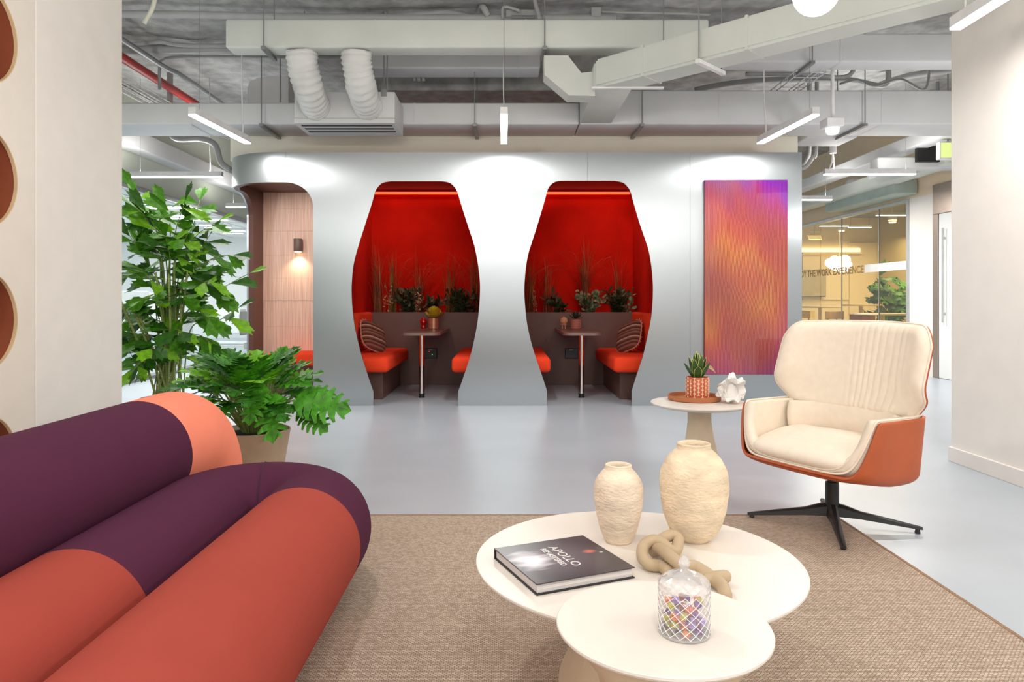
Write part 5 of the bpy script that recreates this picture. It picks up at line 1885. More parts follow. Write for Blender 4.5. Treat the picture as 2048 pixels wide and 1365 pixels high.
# tray, pot and coral
M_tray = mat('tan_tray', (176, 108, 66), 0.5, vary=0.02)
c = Vector((1.13, 4.29, sz_))
obj('serving_tray', MB().lathe([(0.148, 0.0), (0.155, 0.004), (0.156, 0.030), (0.151, 0.030), (0.149, 0.007), (0.001, 0.006)], 64, c), M_tray, smooth=True, auto=40, label='round tan tray with a raised rim under the snake plant', cat='tray')
c = Vector((X_(1395, 4.29), 4.29, sz_ + 0.0072))
t = thing('potted_snake_plant', 'small snake plant in a rust and cream patterned pot on the tan tray', 'plant', c)
M_rustpot = mat('rust_glaze', (188, 92, 52), 0.4, vary=0.05, vscale=20)
obj('pot', MB().lathe([(0.062, 0), (0.067, 0.005), (0.067, 0.128), (0.065, 0.131), (0.060, 0.130), (0.059, 0.112), (0.001, 0.112)], 40, c), M_rustpot, t, smooth=True, auto=40)
rl = MB()
for q in range(18):
    a = 2 * PI * q / 18
    for k in range(5):
        z0 = 0.012 + k * 0.0235 + (0.012 if q % 2 else 0)
        if z0 + 0.02 > 0.128:
            continue
        for (da, z_) in ((0, (0.001, 0.021)),):
            rl.tube([(c.x + 0.0672 * math.cos(a), c.y + 0.0672 * math.sin(a), c.z + z0 + z_[0]), (c.x + 0.0672 * math.cos(a), c.y + 0.0672 * math.sin(a), c.z + z0 + z_[1])], 0.0022, 4)
        for zz in (0.001, 0.021):
            rl.tube([(c.x + 0.0672 * math.cos(a + s), c.y + 0.0672 * math.sin(a + s), c.z + z0 + zz) for s in (-0.11, 0, 0.11)], 0.0020, 4)
obj('relief_pattern', rl, mat('cream_relief', (246, 214, 184), 0.5), t, kind='stuff')
M_snake = mat('snake_leaf_green', (52, 92, 34), 0.4, vary=0.25, vscale=25)
M_margin = mat('snake_leaf_margin', (214, 214, 130), 0.45, vary=0.05)


def snake_leaf(l, w, curl):
    m = MB()
    e = MB()
    n = 9
    for i in range(n):
        s = i / (n - 1)
        k = (0.55 + 1.2 * s - 1.75 * s ** 3.2) if s < 1 else 0.0
        k = max(0.02, k)
        y, z = l * s, curl * l * s * s
        m.v += [(-w * k / 2, y, z + 0.25 * w * k), (0, y, z - 0.12 * w * k), (w * k / 2, y, z + 0.25 * w * k)]
        e.v += [(-w * k / 2 - 0.0028, y, z + 0.26 * w * k + 0.0006), (-w * k / 2 + 0.0022, y, z + 0.22 * w * k + 0.001), (w * k / 2 - 0.0022, y, z + 0.22 * w * k + 0.001), (w * k / 2 + 0.0028, y, z + 0.26 * w * k + 0.0006)]
    for i in range(n - 1):
        a = i * 3
        m.f += [(a, a + 1, a + 4, a + 3), (a + 1, a + 2, a + 5, a + 4)]
        b = i * 4
        e.f += [(b, b + 1, b + 5, b + 4), (b + 2, b + 3, b + 7, b + 6)]
    return m, e


rnd = random.Random(5)
for i in range(13):
    a = -PI / 2 + i * 2.399 if i else -PI / 2 - 0.2
    el = math.radians(38 + i * 3.6)
    l = 0.115 + 0.0045 * i
    m, e = snake_leaf(l, 0.045 - 0.001 * i, 0.18)
    d_ = Vector((math.cos(a) * math.cos(el), math.sin(a) * math.cos(el), math.sin(el)))
    nn = Vector((-math.cos(a) * math.sin(el), -math.sin(a) * math.sin(el), math.cos(el)))
    Mx = Matrix.Translation(c + Vector((math.cos(a) * 0.012, math.sin(a) * 0.012, 0.112))) @ frame_to(d_, nn)
    lf = place_piece('leaf', mesh_of(m, M_snake, True), Mx, t)
    place_piece('leaf_margin', mesh_of(e, M_margin, True), Matrix.Identity(4), lf)
for k in range(3):
    a = -0.2 + k * 0.25
    q = c + Vector((0.012, 0, 0.12))
    obj('curled_tip', MB().tube(bez([q, q + Vector((0.03, -0.01, 0.05 + 0.01 * k)), q + Vector((0.06 + 0.008 * k, -0.012, 0.075 - 0.012 * k)), q + Vector((0.075 + 0.008 * k, -0.012, 0.062 - 0.012 * k))], 5), 0.0022, 5), M_margin, t)
c = Vector((X_(1465, 4.15), 4.15, sz_))
t = thing('coral_sculpture', 'white ruffled coral shaped ornament beside the tan tray', 'ornament', c)
M_coralw = mat('white_bisque', (246, 244, 240), 0.6, vary=0.01)


def ruffle(cen, axis, r, depth, waves, amp, ph, h0=0.0):
    Mx = Vector((0, 0, 1)).rotation_difference(Vector(axis)).to_matrix()
    def fn(u, v):
        a = 2 * PI * u
        rr = r * (0.12 + 0.88 * v) * (1 + 0.16 * math.sin(3 * a + ph) * v)
        z = depth * v ** 2 + amp * v ** 2 * math.sin(waves * a + ph * 2)
        return tuple(Vector(cen) + Mx @ Vector((rr * math.cos(a), rr * math.sin(a), z)))
    return MB().grid(fn, 72, 14, closed_u=True)


for (off, ax, r, dp, wv, am, ph) in (((0.0, 0.02, 0.035), (0.0, -0.35, 0.94), 0.072, 0.012, 7, 0.014, 0.6), ((0.005, 0.035, 0.08), (0.12, -1.0, 0.12), 0.062, 0.035, 6, 0.010, 1.5), ((0.012, 0.01, 0.118), (0.35, -0.25, 0.9), 0.050, 0.028, 5, 0.014, 2.8), ((-0.04, 0.03, 0.06), (-0.9, -0.4, 0.25), 0.04, 0.02, 5, 0.008, 0.2), ((0.0, 0.05, 0.07), (0.1, 0.9, 0.4), 0.055, 0.03, 6, 0.010, 4.0)):
    solidify(obj('ruffle', ruffle(c + Vector(off), ax, r, dp, wv, am, ph), M_coralw, t, smooth=True), 0.005)
obj('core', MB().sphere((c.x, c.y + 0.02, c.z + 0.055), 0.04, 20, 14, (0.9, 0.8, 1.35)), M_coralw, t, smooth=True)

# ================================================================== COFFEE TABLES
BT, ST = 0.35, 0.42
bx, by, br_ = 0.353, 1.937, 0.434
sx2, sy2, sr = 0.305, 1.394, 0.206
t = thing('coffee_table', 'large round cream coffee table carrying the two rough vases and the book', 'table', (bx, by, RZ))
obj('tabletop', MB().lathe([(br_ - 0.025, BT - 0.018), (br_ - 0.004, BT - 0.012), (br_, BT - 0.006), (br_, BT - 0.0015), (br_ - 0.0015, BT)], 128, (bx, by, 0)), M_tablec, t, smooth=True, auto=30)
obj('pedestal', stem_mesh((bx, by), [(0.22, RZ, 0.5), (0.215, 0.02, 0.5), (0.17, 0.12, 0.7), (0.14, 0.22, 0.3), (0.17, 0.30, 0.0), (0.19, BT - 0.018, 0.0)]), M_stem, t, smooth=True, auto=40)
t = thing('coffee_table', 'small taller round cream coffee table carrying the crystal jar', 'table', (sx2, sy2, RZ))
obj('tabletop', MB().lathe([(sr - 0.02, ST - 0.016), (sr - 0.004, ST - 0.011), (sr, ST - 0.006), (sr, ST - 0.0015), (sr - 0.0015, ST)], 112, (sx2, sy2, 0)), M_tablec, t, smooth=True, auto=30)
obj('pedestal', stem_mesh((sx2, sy2 - 0.0), [(0.150, RZ, 0.6), (0.145, 0.02, 0.7), (0.105, 0.12, 0.9), (0.095, 0.22, 0.8), (0.125, 0.32, 0.5), (0.165, 0.375, 0.15), (0.180, 0.398, 0.0), (0.183, ST - 0.016, 0.0)], n=60, facets=5, rot=0.9), M_stem, t, smooth=True, auto=30)

# vases
def vase_mat(name, col):
    m = mat(name, col, 0.85, vary=0.10, vscale=11, bump=0.5, bscale=70, stretch=(1, 1, 2.2), detail=8, spec=0.2)
    return m


M_vase = vase_mat('chalky_clay', (226, 206, 178))
M_vase2 = vase_mat('ribbed_clay', (228, 210, 188))


def vase(lab, c, prof, Hh, m, ribs=0.0):
    hs = [p[0] for p in prof]
    rs = [p[1] for p in prof]
    n = 70
    P = bez([(p[1], p[0] * Hh, 0) for p in prof], 8)
    outer = [(p.x, p.y) for p in P]
    rim = outer[-1][0]
    inner = [(rim - 0.004, Hh + 0.002), (rim - 0.009, Hh - 0.001), (rim - 0.013, Hh - 0.012), (rim - 0.012, Hh * 0.9), (rs[len(rs) // 2] - 0.012, Hh * 0.6), (rs[0] * 0.8, 0.02), (0.001, 0.018)]
    mb = MB().lathe(outer + inner, 72, c)
    out = []
    for p in mb.v:
        v = Vector(p)
        q = v - c
        r = math.hypot(q.x, q.y)
        if r > 1e-3:
            k = 1 + 0.012 * mnoise.noise(Vector((q.x * 12, q.y * 12, q.z * 30))) + ribs * math.sin(q.z * 900 + 2 * math.atan2(q.y, q.x)) + 0.008 * mnoise.noise(Vector((q.x * 50, q.y * 50, q.z * 80)))
            q.x *= k
            q.y *= k
        out.append(tuple(c + q))
    mb.v = out
    return obj('vase', mb, m, smooth=True, label=lab, cat='vase')


vase('smaller rough cream clay vase standing behind the book', Vector((0.326, 2.072, BT)), [(0, .036), (.015, .039), (.08, .046), (.2, .0555), (.42, .0665), (.65, .071), (.78, .067), (.89, .052), (.94, .0415), (.97, .0385), (1.0, .0385)], 0.222, M_vase2, 0.004)
vase('larger rough cream clay vase standing nearer the armchair', Vector((0.548, 2.085, BT)), [(0, .039), (.012, .043), (.06, .059), (.13, .073), (.3, .0895), (.5, .0975), (.6, .0985), (.72, .094), (.83, .080), (.905, .062), (.945, .0505), (.975, .048), (1.0, .0485)], 0.281, M_vase)

# book
bk = thing('book', 'large dark hardback photo book with a pale title lying on the coffee table', 'book', (0.146, 1.863, BT + 0.0002), math.atan2(-0.919, 0.394), local=True)
bw, bh, bt = 0.264, 0.274, 0.028


def cover_mat():
    m = bpy.data.materials.new('book_cover_print')
    m.use_nodes = True
    nt = m.node_tree
    b = nt.nodes['Principled BSDF']
    b.inputs['Roughness'].default_value = 0.28
    b.inputs['Specular IOR Level'].default_value = 0.5
    tc = nt.nodes.new('ShaderNodeTexCoord')

    def blob(cx_, cy_, sx, sy, lo, hi, streak=None):
        mp = nt.nodes.new('ShaderNodeMapping')
        mp.vector_type = 'POINT'
        mp.inputs['Scale'].default_value = (1 / sx, 1 / sy, 0.0)
        mp.inputs['Location'].default_value = (-cx_ / sx, -cy_ / sy, 0)
        nt.links.new(tc.outputs['Object'], mp.inputs[0])
        ln = nt.nodes.new('ShaderNodeVectorMath')
        ln.operation = 'LENGTH'
        nt.links.new(mp.outputs[0], ln.inputs[0])
        src = ln.outputs['Value']
        if streak:
            n = nt.nodes.new('ShaderNodeTexNoise')
            n.inputs['Scale'].default_value = streak
            n.inputs['Detail'].default_value = 3
            mp2 = nt.nodes.new('ShaderNodeMapping')
            mp2.inputs['Scale'].default_value = (1, 0.25, 1)
            mp2.inputs['Rotation'].default_value = (0, 0, 0.5)
            nt.links.new(tc.outputs['Object'], mp2.inputs[0])
            nt.links.new(mp2.outputs[0], n.inputs[0])
            ad = nt.nodes.new('ShaderNodeMath')
            ad.operation = 'MULTIPLY_ADD'
            ad.inputs[1].default_value = 1.1
            nt.links.new(n.outputs['Fac'], ad.inputs[0])
            nt.links.new(src, ad.inputs[2])
            src = ad.outputs[0]
        mr = nt.nodes.new('ShaderNodeMapRange')
        mr.inputs[1].default_value = lo
        mr.inputs[2].default_value = hi
        mr.inputs[3].default_value = 1.0
        mr.inputs[4].default_value = 0.0
        nt.links.new(src, mr.inputs[0])
        return mr.outputs[0]

    base = nt.nodes.new('ShaderNodeRGB')
    base.outputs[0].default_value = lin((62, 58, 63))
    cur = base.outputs[0]
    for args, col in (((0.0, -0.01, 0.11, 0.13, 0.2, 1.2), (104, 96, 102)), ((-0.02, -0.082, 0.085, 0.062, 0.8, 1.45, 45.0), (236, 232, 240)), ((-0.012, 0.088, 0.022, 0.03, 0.5, 1.3, 60.0), (226, 128, 110)), ((0.004, 0.115, 0.012, 0.012, 0.5, 1.2, 90.0), (238, 232, 236))):
        f_ = blob(*args)
        mx = nt.nodes.new('ShaderNodeMixRGB')
        nt.links.new(f_, mx.inputs[0])
        nt.links.new(cur, mx.inputs[1])
        mx.inputs[2].default_value = lin(col)
        cur = mx.outputs[0]
    nt.links.new(cur, b.inputs['Base Color'])
    return m


M_cover = cover_mat()
M_coverd = mat('book_board_black', (26, 25, 27), 0.4)
M_pages = mat('page_block', (208, 204, 202), 0.7, vary=0.10, vscale=8, stretch=(0.4, 0.4, 90))
obj('front_cover', MB().rbox(-bw / 2, bw / 2, -bh / 2, bh / 2, bt - 0.003, bt, 0.0008), M_cover, bk)
obj('back_cover', MB().rbox(-bw / 2, bw / 2, -bh / 2, bh / 2, 0.0, 0.003, 0.0008), M_coverd, bk)
obj('spine', MB().rbox(-bw / 2 - 0.002, -bw / 2 + 0.002, -bh / 2, bh / 2, 0.0, bt, 0.001), M_coverd, bk)
obj('page_block', MB().rbox(-bw / 2 + 0.003, bw / 2 - 0.006, -bh / 2 + 0.005, bh / 2 - 0.005, 0.0031, bt - 0.0031, 0.0008), M_pages, bk)
M_title = mat('title_print', (236, 232, 230), 0.5)
for body, size, w, x, y in (('APOLLO', 0.036, 0.148, -0.083, 0.0), ('REMASTERED', 0.022, 0.128, -0.076, -0.026)):
    me = text_mesh(body, size, 0.0002, 0.0003 if body != 'APOLLO' else 0.0)
    xs = [v.co.x for v in me.vertices]
    k = w / (max(xs) - min(xs))
    me.transform(Matrix.Translation((x, y, bt + 0.0003)) @ Matrix.Diagonal((k, 1, 1, 1)) @ Matrix.Translation((-min(xs), 0, 0)))
    me.materials.clear()
    me.materials.append(M_title)
    o = bpy.data.objects.new('title_lettering', me)
    C.objects.link(o)
    o.parent = bk

# knot sculpture
def kp(x, y, h):
    px, py = 1240 + x / 5.054, 1040 + y / 5.054
    d = F * (H - BT - h) / (py - CY)
    return Vector((X_(px, d), d, BT + h))


RK = 0.0158
main = [(490, 520, .0165), (420, 470, .016), (310, 455, .018), (232, 385, .028), (238, 275, .044), (320, 215, .052), (410, 225, .050), (480, 290, .040), (545, 330, .030), (580, 270, .038), (585, 190, .050), (520, 160, .056), (440, 190, .052), (395, 240, .030), (345, 320, .022), (395, 295, .042), (480, 350, .050), (570, 420, .047), (660, 465, .040), (760, 480, .033), (850, 530, .027), (950, 600, .020), (1030, 670, .0165), (1065, 760, .016)]
kn = MB().tube(bez([kp(*p) for p in main], 10), RK, 20, round_end=True)
kn.tube(bez([kp(880, 610, .017), kp(950, 590, .022), kp(1010, 580, .024), kp(1062, 575, .022)], 8), RK, 20, round_end=True)
kn.tube(bez([kp(500, 515, .0165), kp(560, 480, .018), kp(640, 470, .020), kp(720, 505, .018), kp(860, 600, .016)], 8), RK, 20, round_end=True)
M_knot = mat('taupe_ceramic', (182, 160, 130), 0.6, vary=0.02)
obj('knot_sculpture', kn, M_knot, smooth=True, label='matt taupe ceramic knot sculpture lying before the larger vase', cat='sculpture')

# crystal jar
jc = Vector((0.337, 1.353, ST + 0.0003))
JR = 0.0487
jar = thing('candy_jar', 'cut crystal lidded jar of coloured sweets on the small coffee table', 'jar', jc)


def crystal(name, dfac):
    m = bpy.data.materials.new(name)
    m.use_nodes = True
    nt = m.node_tree
    nt.nodes.remove(nt.nodes['Principled BSDF'])
    t_ = nt.nodes.new('ShaderNodeBsdfTransparent')
    t_.inputs[0].default_value = (0.98, 0.98, 0.98, 1)
    r_ = nt.nodes.new('ShaderNodeBsdfGlass')
    r_.inputs['IOR'].default_value = 1.25
    r_.inputs['Roughness'].default_value = 0.0
    g_ = nt.nodes.new('ShaderNodeBsdfGlossy')
    g_.inputs[1].default_value = 0.06
    m1 = nt.nodes.new('ShaderNodeMixShader')
    m1.inputs[0].default_value = 0.10
    nt.links.new(t_.outputs[0], m1.inputs[1])
    nt.links.new(r_.outputs[0], m1.inputs[2])
    df = nt.nodes.new('ShaderNodeBsdfDiffuse')
    df.inputs[0].default_value = (0.95, 0.95, 0.95, 1)
    m3 = nt.nodes.new('ShaderNodeMixShader')
    m3.inputs[0].default_value = dfac
    nt.links.new(m1.outputs[0], m3.inputs[1])
    nt.links.new(df.outputs[0], m3.inputs[2])
    lw = nt.nodes.new('ShaderNodeLayerWeight')
    lw.inputs[0].default_value = 0.5
    pw = nt.nodes.new('ShaderNodeMath')
    pw.operation = 'POWER'
    pw.inputs[1].default_value = 3.0
    nt.links.new(lw.outputs['Facing'], pw.inputs[0])
    ma = nt.nodes.new('ShaderNodeMath')
    ma.operation = 'MULTIPLY_ADD'
    ma.inputs[1].default_value = 0.7
    ma.inputs[2].default_value = 0.10
    nt.links.new(pw.outputs[0], ma.inputs[0])
    m2 = nt.nodes.new('ShaderNodeMixShader')
    nt.links.new(ma.outputs[0], m2.inputs[0])
    nt.links.new(m3.outputs[0], m2.inputs[1])
    nt.links.new(g_.outputs[0], m2.inputs[2])
    nt.links.new(m2.outputs[0], nt.nodes['Material Output'].inputs[0])
    return m


M_crys = crystal('cut_crystal', 0.08)
M_crysl = crystal('cut_crystal_lid', 0.30)  # extra white diffuse mixed in to imitate sparkle
# faceted wall: a lattice of crossing ridges cut into lozenges
nD, nR = 16, 9
m = MB()
K = nD * 2
rings = [(JR * 0.90, 0.0), (JR * 0.985, 0.003)] + [(None, 0.006 + 0.077 * j / nR) for j in range(nR + 1)] + [(JR * 0.985, 0.086)]
for j, (r, z) in enumerate(rings):
    for i in range(K):
        a = 2 * PI * i / K
        rad = r if r else JR * (1.0 if (i + j) % 2 == 0 else 0.945)
        m.v.append((jc.x + rad * math.cos(a), jc.y + rad * math.sin(a), jc.z + z))
for j in range(len(rings) - 1):
    for i in range(K):
        i2 = (i + 1) % K
        p, q, r, s = j * K + i, j * K + i2, (j + 1) * K + i2, (j + 1) * K + i
        m.f += [(p, q, r), (p, r, s)] if (i + j) % 2 == 0 else [(p, q, s), (q, r, s)]
m.f.append(tuple(range(K))[::-1])
obj('base_ring', MB().lathe([(JR * 0.82, 0.0), (JR * 0.99, 0.0015), (JR * 0.995, 0.006), (JR * 0.9, 0.0075)], 32, jc), M_crysl, jar)
obj('body', m, M_crys, jar)
rg = MB()
for sgn in (-1, 1):
    for q in range(nD):
        a0_ = 2 * PI * q / nD
        rg.tube([(jc.x + (JR + 0.0002) * math.cos(a0_ + sgn * PI * j / nD), jc.y + (JR + 0.0002) * math.sin(a0_ + sgn * PI * j / nD), jc.z + 0.006 + 0.077 * j / nR) for j in range(nR + 1)], 0.0006, 4)
obj('cut_ridges', rg, mat('crystal_ridge', (240, 240, 240), 0.15, vary=0.0), jar, kind='stuff')
m = MB()
lid = [(JR * 0.99, 0.0865, 0), (JR * 1.01, 0.091, 0), (JR * 0.98, 0.097, 0.5), (JR * 0.86, 0.103, 0), (JR * 0.66, 0.109, 0.5), (JR * 0.44, 0.114, 0), (JR * 0.22, 0.118, 0.5), (JR * 0.13, 0.121, 0)]
for r, z, sh in lid:
    for i in range(28):
        a = 2 * PI * (i + sh) / 28
        rad = r * (1 + 0.012 * (-1) ** i)
        m.v.append((jc.x + rad * math.cos(a), jc.y + rad * math.sin(a), jc.z + z))
for j in range(len(lid) - 1):
    for i in range(28):
        i2 = (i + 1) % 28
        m.f += [(j * 28 + i, j * 28 + i2, (j + 1) * 28 + i), (j * 28 + i2, (j + 1) * 28 + i2, (j + 1) * 28 + i)]
m.f.append(tuple((len(lid) - 1) * 28 + i for i in range(28)))
ld = obj('lid', m, M_crysl, jar)
fin = MB()
fp = [(0.0062, 0.1205, 0), (0.0075, 0.124, 0.5), (0.0115, 0.129, 0), (0.0118, 0.133, 0.5), (0.0085, 0.139, 0), (0.0035, 0.1445, 0.5), (0.001, 0.147, 0)]
for r, z, sh in fp:
    for i in range(10):
        a = 2 * PI * (i + sh) / 10
        fin.v.append((jc.x + r * math.cos(a), jc.y + r * math.sin(a), jc.z + z))
for j in range(len(fp) - 1):
    for i in range(10):
        i2 = (i + 1) % 10
        fin.f += [(j * 10 + i, j * 10 + i2, (j + 1) * 10 + i), (j * 10 + i2, (j + 1) * 10 + i2, (j + 1) * 10 + i)]
obj('finial', fin, M_crysl, ld)
SW = [('orange', (250, 130, 20)), ('purple', (120, 40, 150)), ('yellow green', (196, 190, 50)), ('brown red', (150, 62, 50)), ('lilac', (170, 130, 220)), ('amber', (226, 92, 24))]
rnd = random.Random(12)
spots = []
tries = 0
while len(spots) < 46 and tries < 20000:
    tries += 1
    a, r, z = rnd.uniform(0, 2 * PI), (JR - 0.0125) * math.sqrt(rnd.random()), 0.0085 + 0.05 * rnd.random() ** 1.4
    p = Vector((r * math.cos(a), r * math.sin(a), z))
    if all((p - q).length > 0.0122 for q in spots):
        spots.append(p)
for i, p in enumerate(sorted(spots, key=lambda v: v.z)):
    nm, col = SW[i % len(SW)]
    s = 0.0056
    m = MB().rbox(-s, s, -s, s, -s, s, 0.0012, 1)
    Rm = Euler((rnd.uniform(0, 3), rnd.uniform(0, 3), rnd.uniform(0, 3))).to_matrix()
    m.v = [tuple(jc + p + Rm @ Vector(v)) for v in m.v]
    obj('sweet', m, mat('sweet_' + nm.replace(' ', '_'), col, 0.2, vary=0.05, coat=0.5), label='small cube shaped ' + nm + ' sweet inside the crystal jar', cat='sweet', group=nm + ' sweets in the jar')

# ================================================================== PLANTS
M_palm = mat('palm_leaf', (74, 136, 20), 0.5, vary=0.22, vscale=5, spec=0.3)
M_palm2 = mat('palm_leaf_dark', (46, 98, 17), 0.5, vary=0.2, vscale=5, spec=0.3)
M_palm3 = mat('palm_leaf_bright', (122, 182, 32), 0.5, vary=0.15, vscale=5, spec=0.3)
M_cane = mat('palm_cane', (136, 152, 82), 0.6, vary=0.15, vscale=20, stretch=(1, 1, 4))
M_clay = mat('beige_planter', (176, 150, 124), 0.7, vary=0.04, vscale=6, bump=0.05, bscale=120)


def fishtail(l, w, seed):
    """fishtail palm leaflet: a folded wedge with a ragged end"""
    rnd = random.Random(seed)
    left = [(-0.10 * w, 0.12 * l), (-0.34 * w, 0.38 * l), (-0.52 * w, 0.62 * l)]
    right = [(0.10 * w, 0.12 * l), (0.30 * w, 0.36 * l), (0.46 * w, 0.56 * l)]
    n = 7
    teeth = []
    for i in range(n + 1):
        s = i / n
        ang = math.radians(118 - 64 * s)
        rad = l * (0.80 + 0.20 * math.sin(PI * s ** 0.8)) * (1.0 if i % 2 == 0 else 0.84) * rnd.uniform(0.94, 1.04)
        teeth.append((math.cos(ang) * rad * w / l * 1.25, math.sin(ang) * rad))
    m = MB()
    mid = [(0, 0), (0.0, 0.30 * l), (0.0, 0.62 * l)]
    zf = lambda x, y: 0.22 * abs(x) - 0.25 * (y / l) ** 2 * l * 0.5
    P = [(0, 0)] + left + teeth + right[::-1]
    cen = [(0.0, 0.2 * l), (0.0, 0.5 * l), (0.0, 0.72 * l)]
    for x, y in P + cen:
        m.v.append((x, y, zf(x, y)))
    k = len(P)
    c0, c1, c2 = k, k + 1, k + 2
    # fan triangulation through the three midrib points
    m.f += [(0, c0, 1), (1, c0, c1, 2), (2, c1, c2, 3)]
    m.f += [(3, c2, 4)] + [(4 + i, c2, 5 + i) for i in range(n)]
    r0 = 4 + n + 1
    m.f += [(4 + n, c2, r0), (r0, c2, c1, r0 + 1), (r0 + 1, c1, c0, r0 + 2), (r0 + 2, c0, 0)]
    return m


PM = [mesh_of(fishtail(1.0, w, s), mm, False) for s, (w, mm) in enumerate([(0.52, M_palm), (0.42, M_palm2), (0.6, M_palm), (0.40, M_palm3), (0.46, M_palm2), (0.5, M_palm)])]
pc = Vector((-2.60, 5.5, 0))
palm = thing('fishtail_palm', 'tall bushy fishtail palm standing past the end of the left wall', 'plant', pc)
obj('pot', MB().lathe([(0.16, 0), (0.165, 0.01), (0.20, 0.30), (0.19, 0.30), (0.185, 0.27), (0.001, 0.27)], 40, pc), M_clay, palm, smooth=True, auto=40)
obj('soil', MB().lathe([(0.184, 0.268), (0.18, 0.275), (0.001, 0.28)], 32, pc), M_soil, palm, smooth=True)
rnd = random.Random(21)


def frond(base, pts, nleaf, size, start=0.3, seed=0, rr=0.006):
    r_ = random.Random(seed)
    path = bez([base] + pts, 8)
    rs = [rr * (1 - 0.65 * i / (len(path) - 1)) for i in range(len(path))]
    obj('stem', MB().tube(path, rs, 7), M_cane, palm, smooth=True)
    n = len(path)
    for i in range(nleaf):
        s = start + (1 - start) * (i + 0.5) / nleaf
        q = path[min(n - 1, int(s * (n - 1)))]
        tg = (path[min(n - 1, int(s * (n - 1)) + 1)] - path[max(0, int(s * (n - 1)) - 1)]).normalized()
        side = tg.cross(Vector((0, 0.35, 1))).normalized() * (1 if i % 2 else -1)
        d = tg * r_.uniform(0.25, 0.9) + side * r_.uniform(0.5, 1.0) + Vector((r_.uniform(-.3, .3), r_.uniform(-.6, .3), r_.uniform(-.8, .2)))
        if i == nleaf - 1:
            d = tg + Vector((0, -0.2, -0.1))
        sc = size * r_.uniform(0.75, 1.2)
        place_piece('leaf', PM[r_.randrange(len(PM))], Matrix.Translation(q) @ frame_to(d, Vector((r_.uniform(-.5, .5), -0.7, 0.7))) @ Matrix.Scale(sc, 4), palm)


def PW(px, py, d=5.5):
    return W(px, py, d)


PF = [  # px, py of bend, of tip, depth at tip, leaves
    ((322, 560), (300, 470), (262, 372), 5.5, 6), ((330, 560), (320, 480), (290, 420), 5.35, 7), ((340, 540), (352, 460), (372, 398), 5.45, 8), ((350, 560), (385, 480), (440, 440), 5.4, 7),
    ((360, 580), (420, 520), (470, 510), 5.3, 6), ((370, 640), (440, 580), (512, 540), 5.35, 5), ((375, 660), (440, 640), (482, 612), 5.3, 5), ((330, 600), (290, 520), (258, 470), 5.4, 7),
    ((318, 620), (285, 560), (255, 540), 5.3, 7), ((312, 660), (280, 620), (252, 620), 5.3, 6), ((318, 690), (290, 670), (262, 690), 5.3, 5), ((345, 620), (370, 560), (400, 540), 5.2, 8),
    ((350, 660), (390, 620), (420, 640), 5.2, 7), ((335, 600), (340, 520), (330, 470), 5.25, 9), ((355, 690), (395, 670), (425, 690), 5.2, 6), ((325, 650), (310, 600), (285, 600), 5.15, 7),
    ((360, 560), (390, 440), (400, 400), 5.7, 6), ((330, 560), (310, 430), (300, 400), 5.75, 6), ((370, 610), (410, 560), (450, 590), 5.6, 5), ((318, 700), (300, 705), (270, 735), 5.25, 5),
    ((312, 720), (290, 720), (262, 745), 5.2, 4), ((308, 730), (280, 740), (258, 700), 5.35, 4), ((360, 720), (390, 725), (420, 745), 5.3, 4), ((312, 690), (285, 680), (256, 660), 5.15, 5), ((318, 720), (320, 690), (300, 700), 5.0, 4),
    ((322, 540), (300, 450), (272, 415), 5.3, 7), ((345, 540), (340, 440), (330, 405), 5.5, 7), ((330, 640), (300, 560), (268, 530), 5.05, 7), ((345, 680), (400, 690), (440, 700), 5.4, 5), ((322, 660), (295, 640), (258, 650), 5.4, 6), ((340, 560), (360, 500), (375, 470), 5.1, 7), ((350, 600), (400, 570), (420, 560), 5.15, 6),
    ((350, 640), (362, 600), (378, 590), 5.1, 7), ((340, 690), (350, 660), (365, 665), 5.1, 6), ((360, 560), (400, 500), (420, 470), 5.5, 7), ((312, 560), (280, 500), (268, 440), 5.6, 6)]
for i, (b_, k_, t_, dd, nl) in enumerate(PF):
    base = pc + Vector((rnd.uniform(-0.1, 0.1), rnd.uniform(-0.08, 0.08), 0.26))
    frond(base, [PW(b_[0] + rnd.uniform(-8, 8), b_[1], 5.5), PW(k_[0], k_[1], (5.5 + dd) / 2), PW(t_[0], t_[1], dd)], nl + 2, 0.215, 0.38, 100 + i)
for i in range(14):
    b_ = pc + Vector((rnd.uniform(-0.07, 0.07), rnd.uniform(-0.06, 0.06), 0.26))
    e = b_ + Vector((rnd.uniform(-0.2, 0.26), rnd.uniform(-0.3, -0.05), rnd.uniform(0.6, 1.15)))
    obj('cane', MB().tube(bez([b_, (b_ + e) / 2 + Vector((0.02, 0, 0)), e], 5), [0.009] * 10 + [0.006], 8), M_cane, palm, smooth=True)
obj('bare_spike', MB().tube([PW(322, 560), PW(319, 422)], [0.007, 0.003], 6), M_cane, palm)

# split leaf philodendron
M_ph = mat('philodendron_leaf', (66, 138, 26), 0.5, vary=0.2, vscale=6, spec=0.3)
M_ph2 = mat('philodendron_leaf_dark', (46, 106, 24), 0.5, vary=0.2, vscale=6, spec=0.3)
M_ph3 = mat('philodendron_leaf_young', (108, 176, 34), 0.5, vary=0.15, vscale=6, spec=0.3)


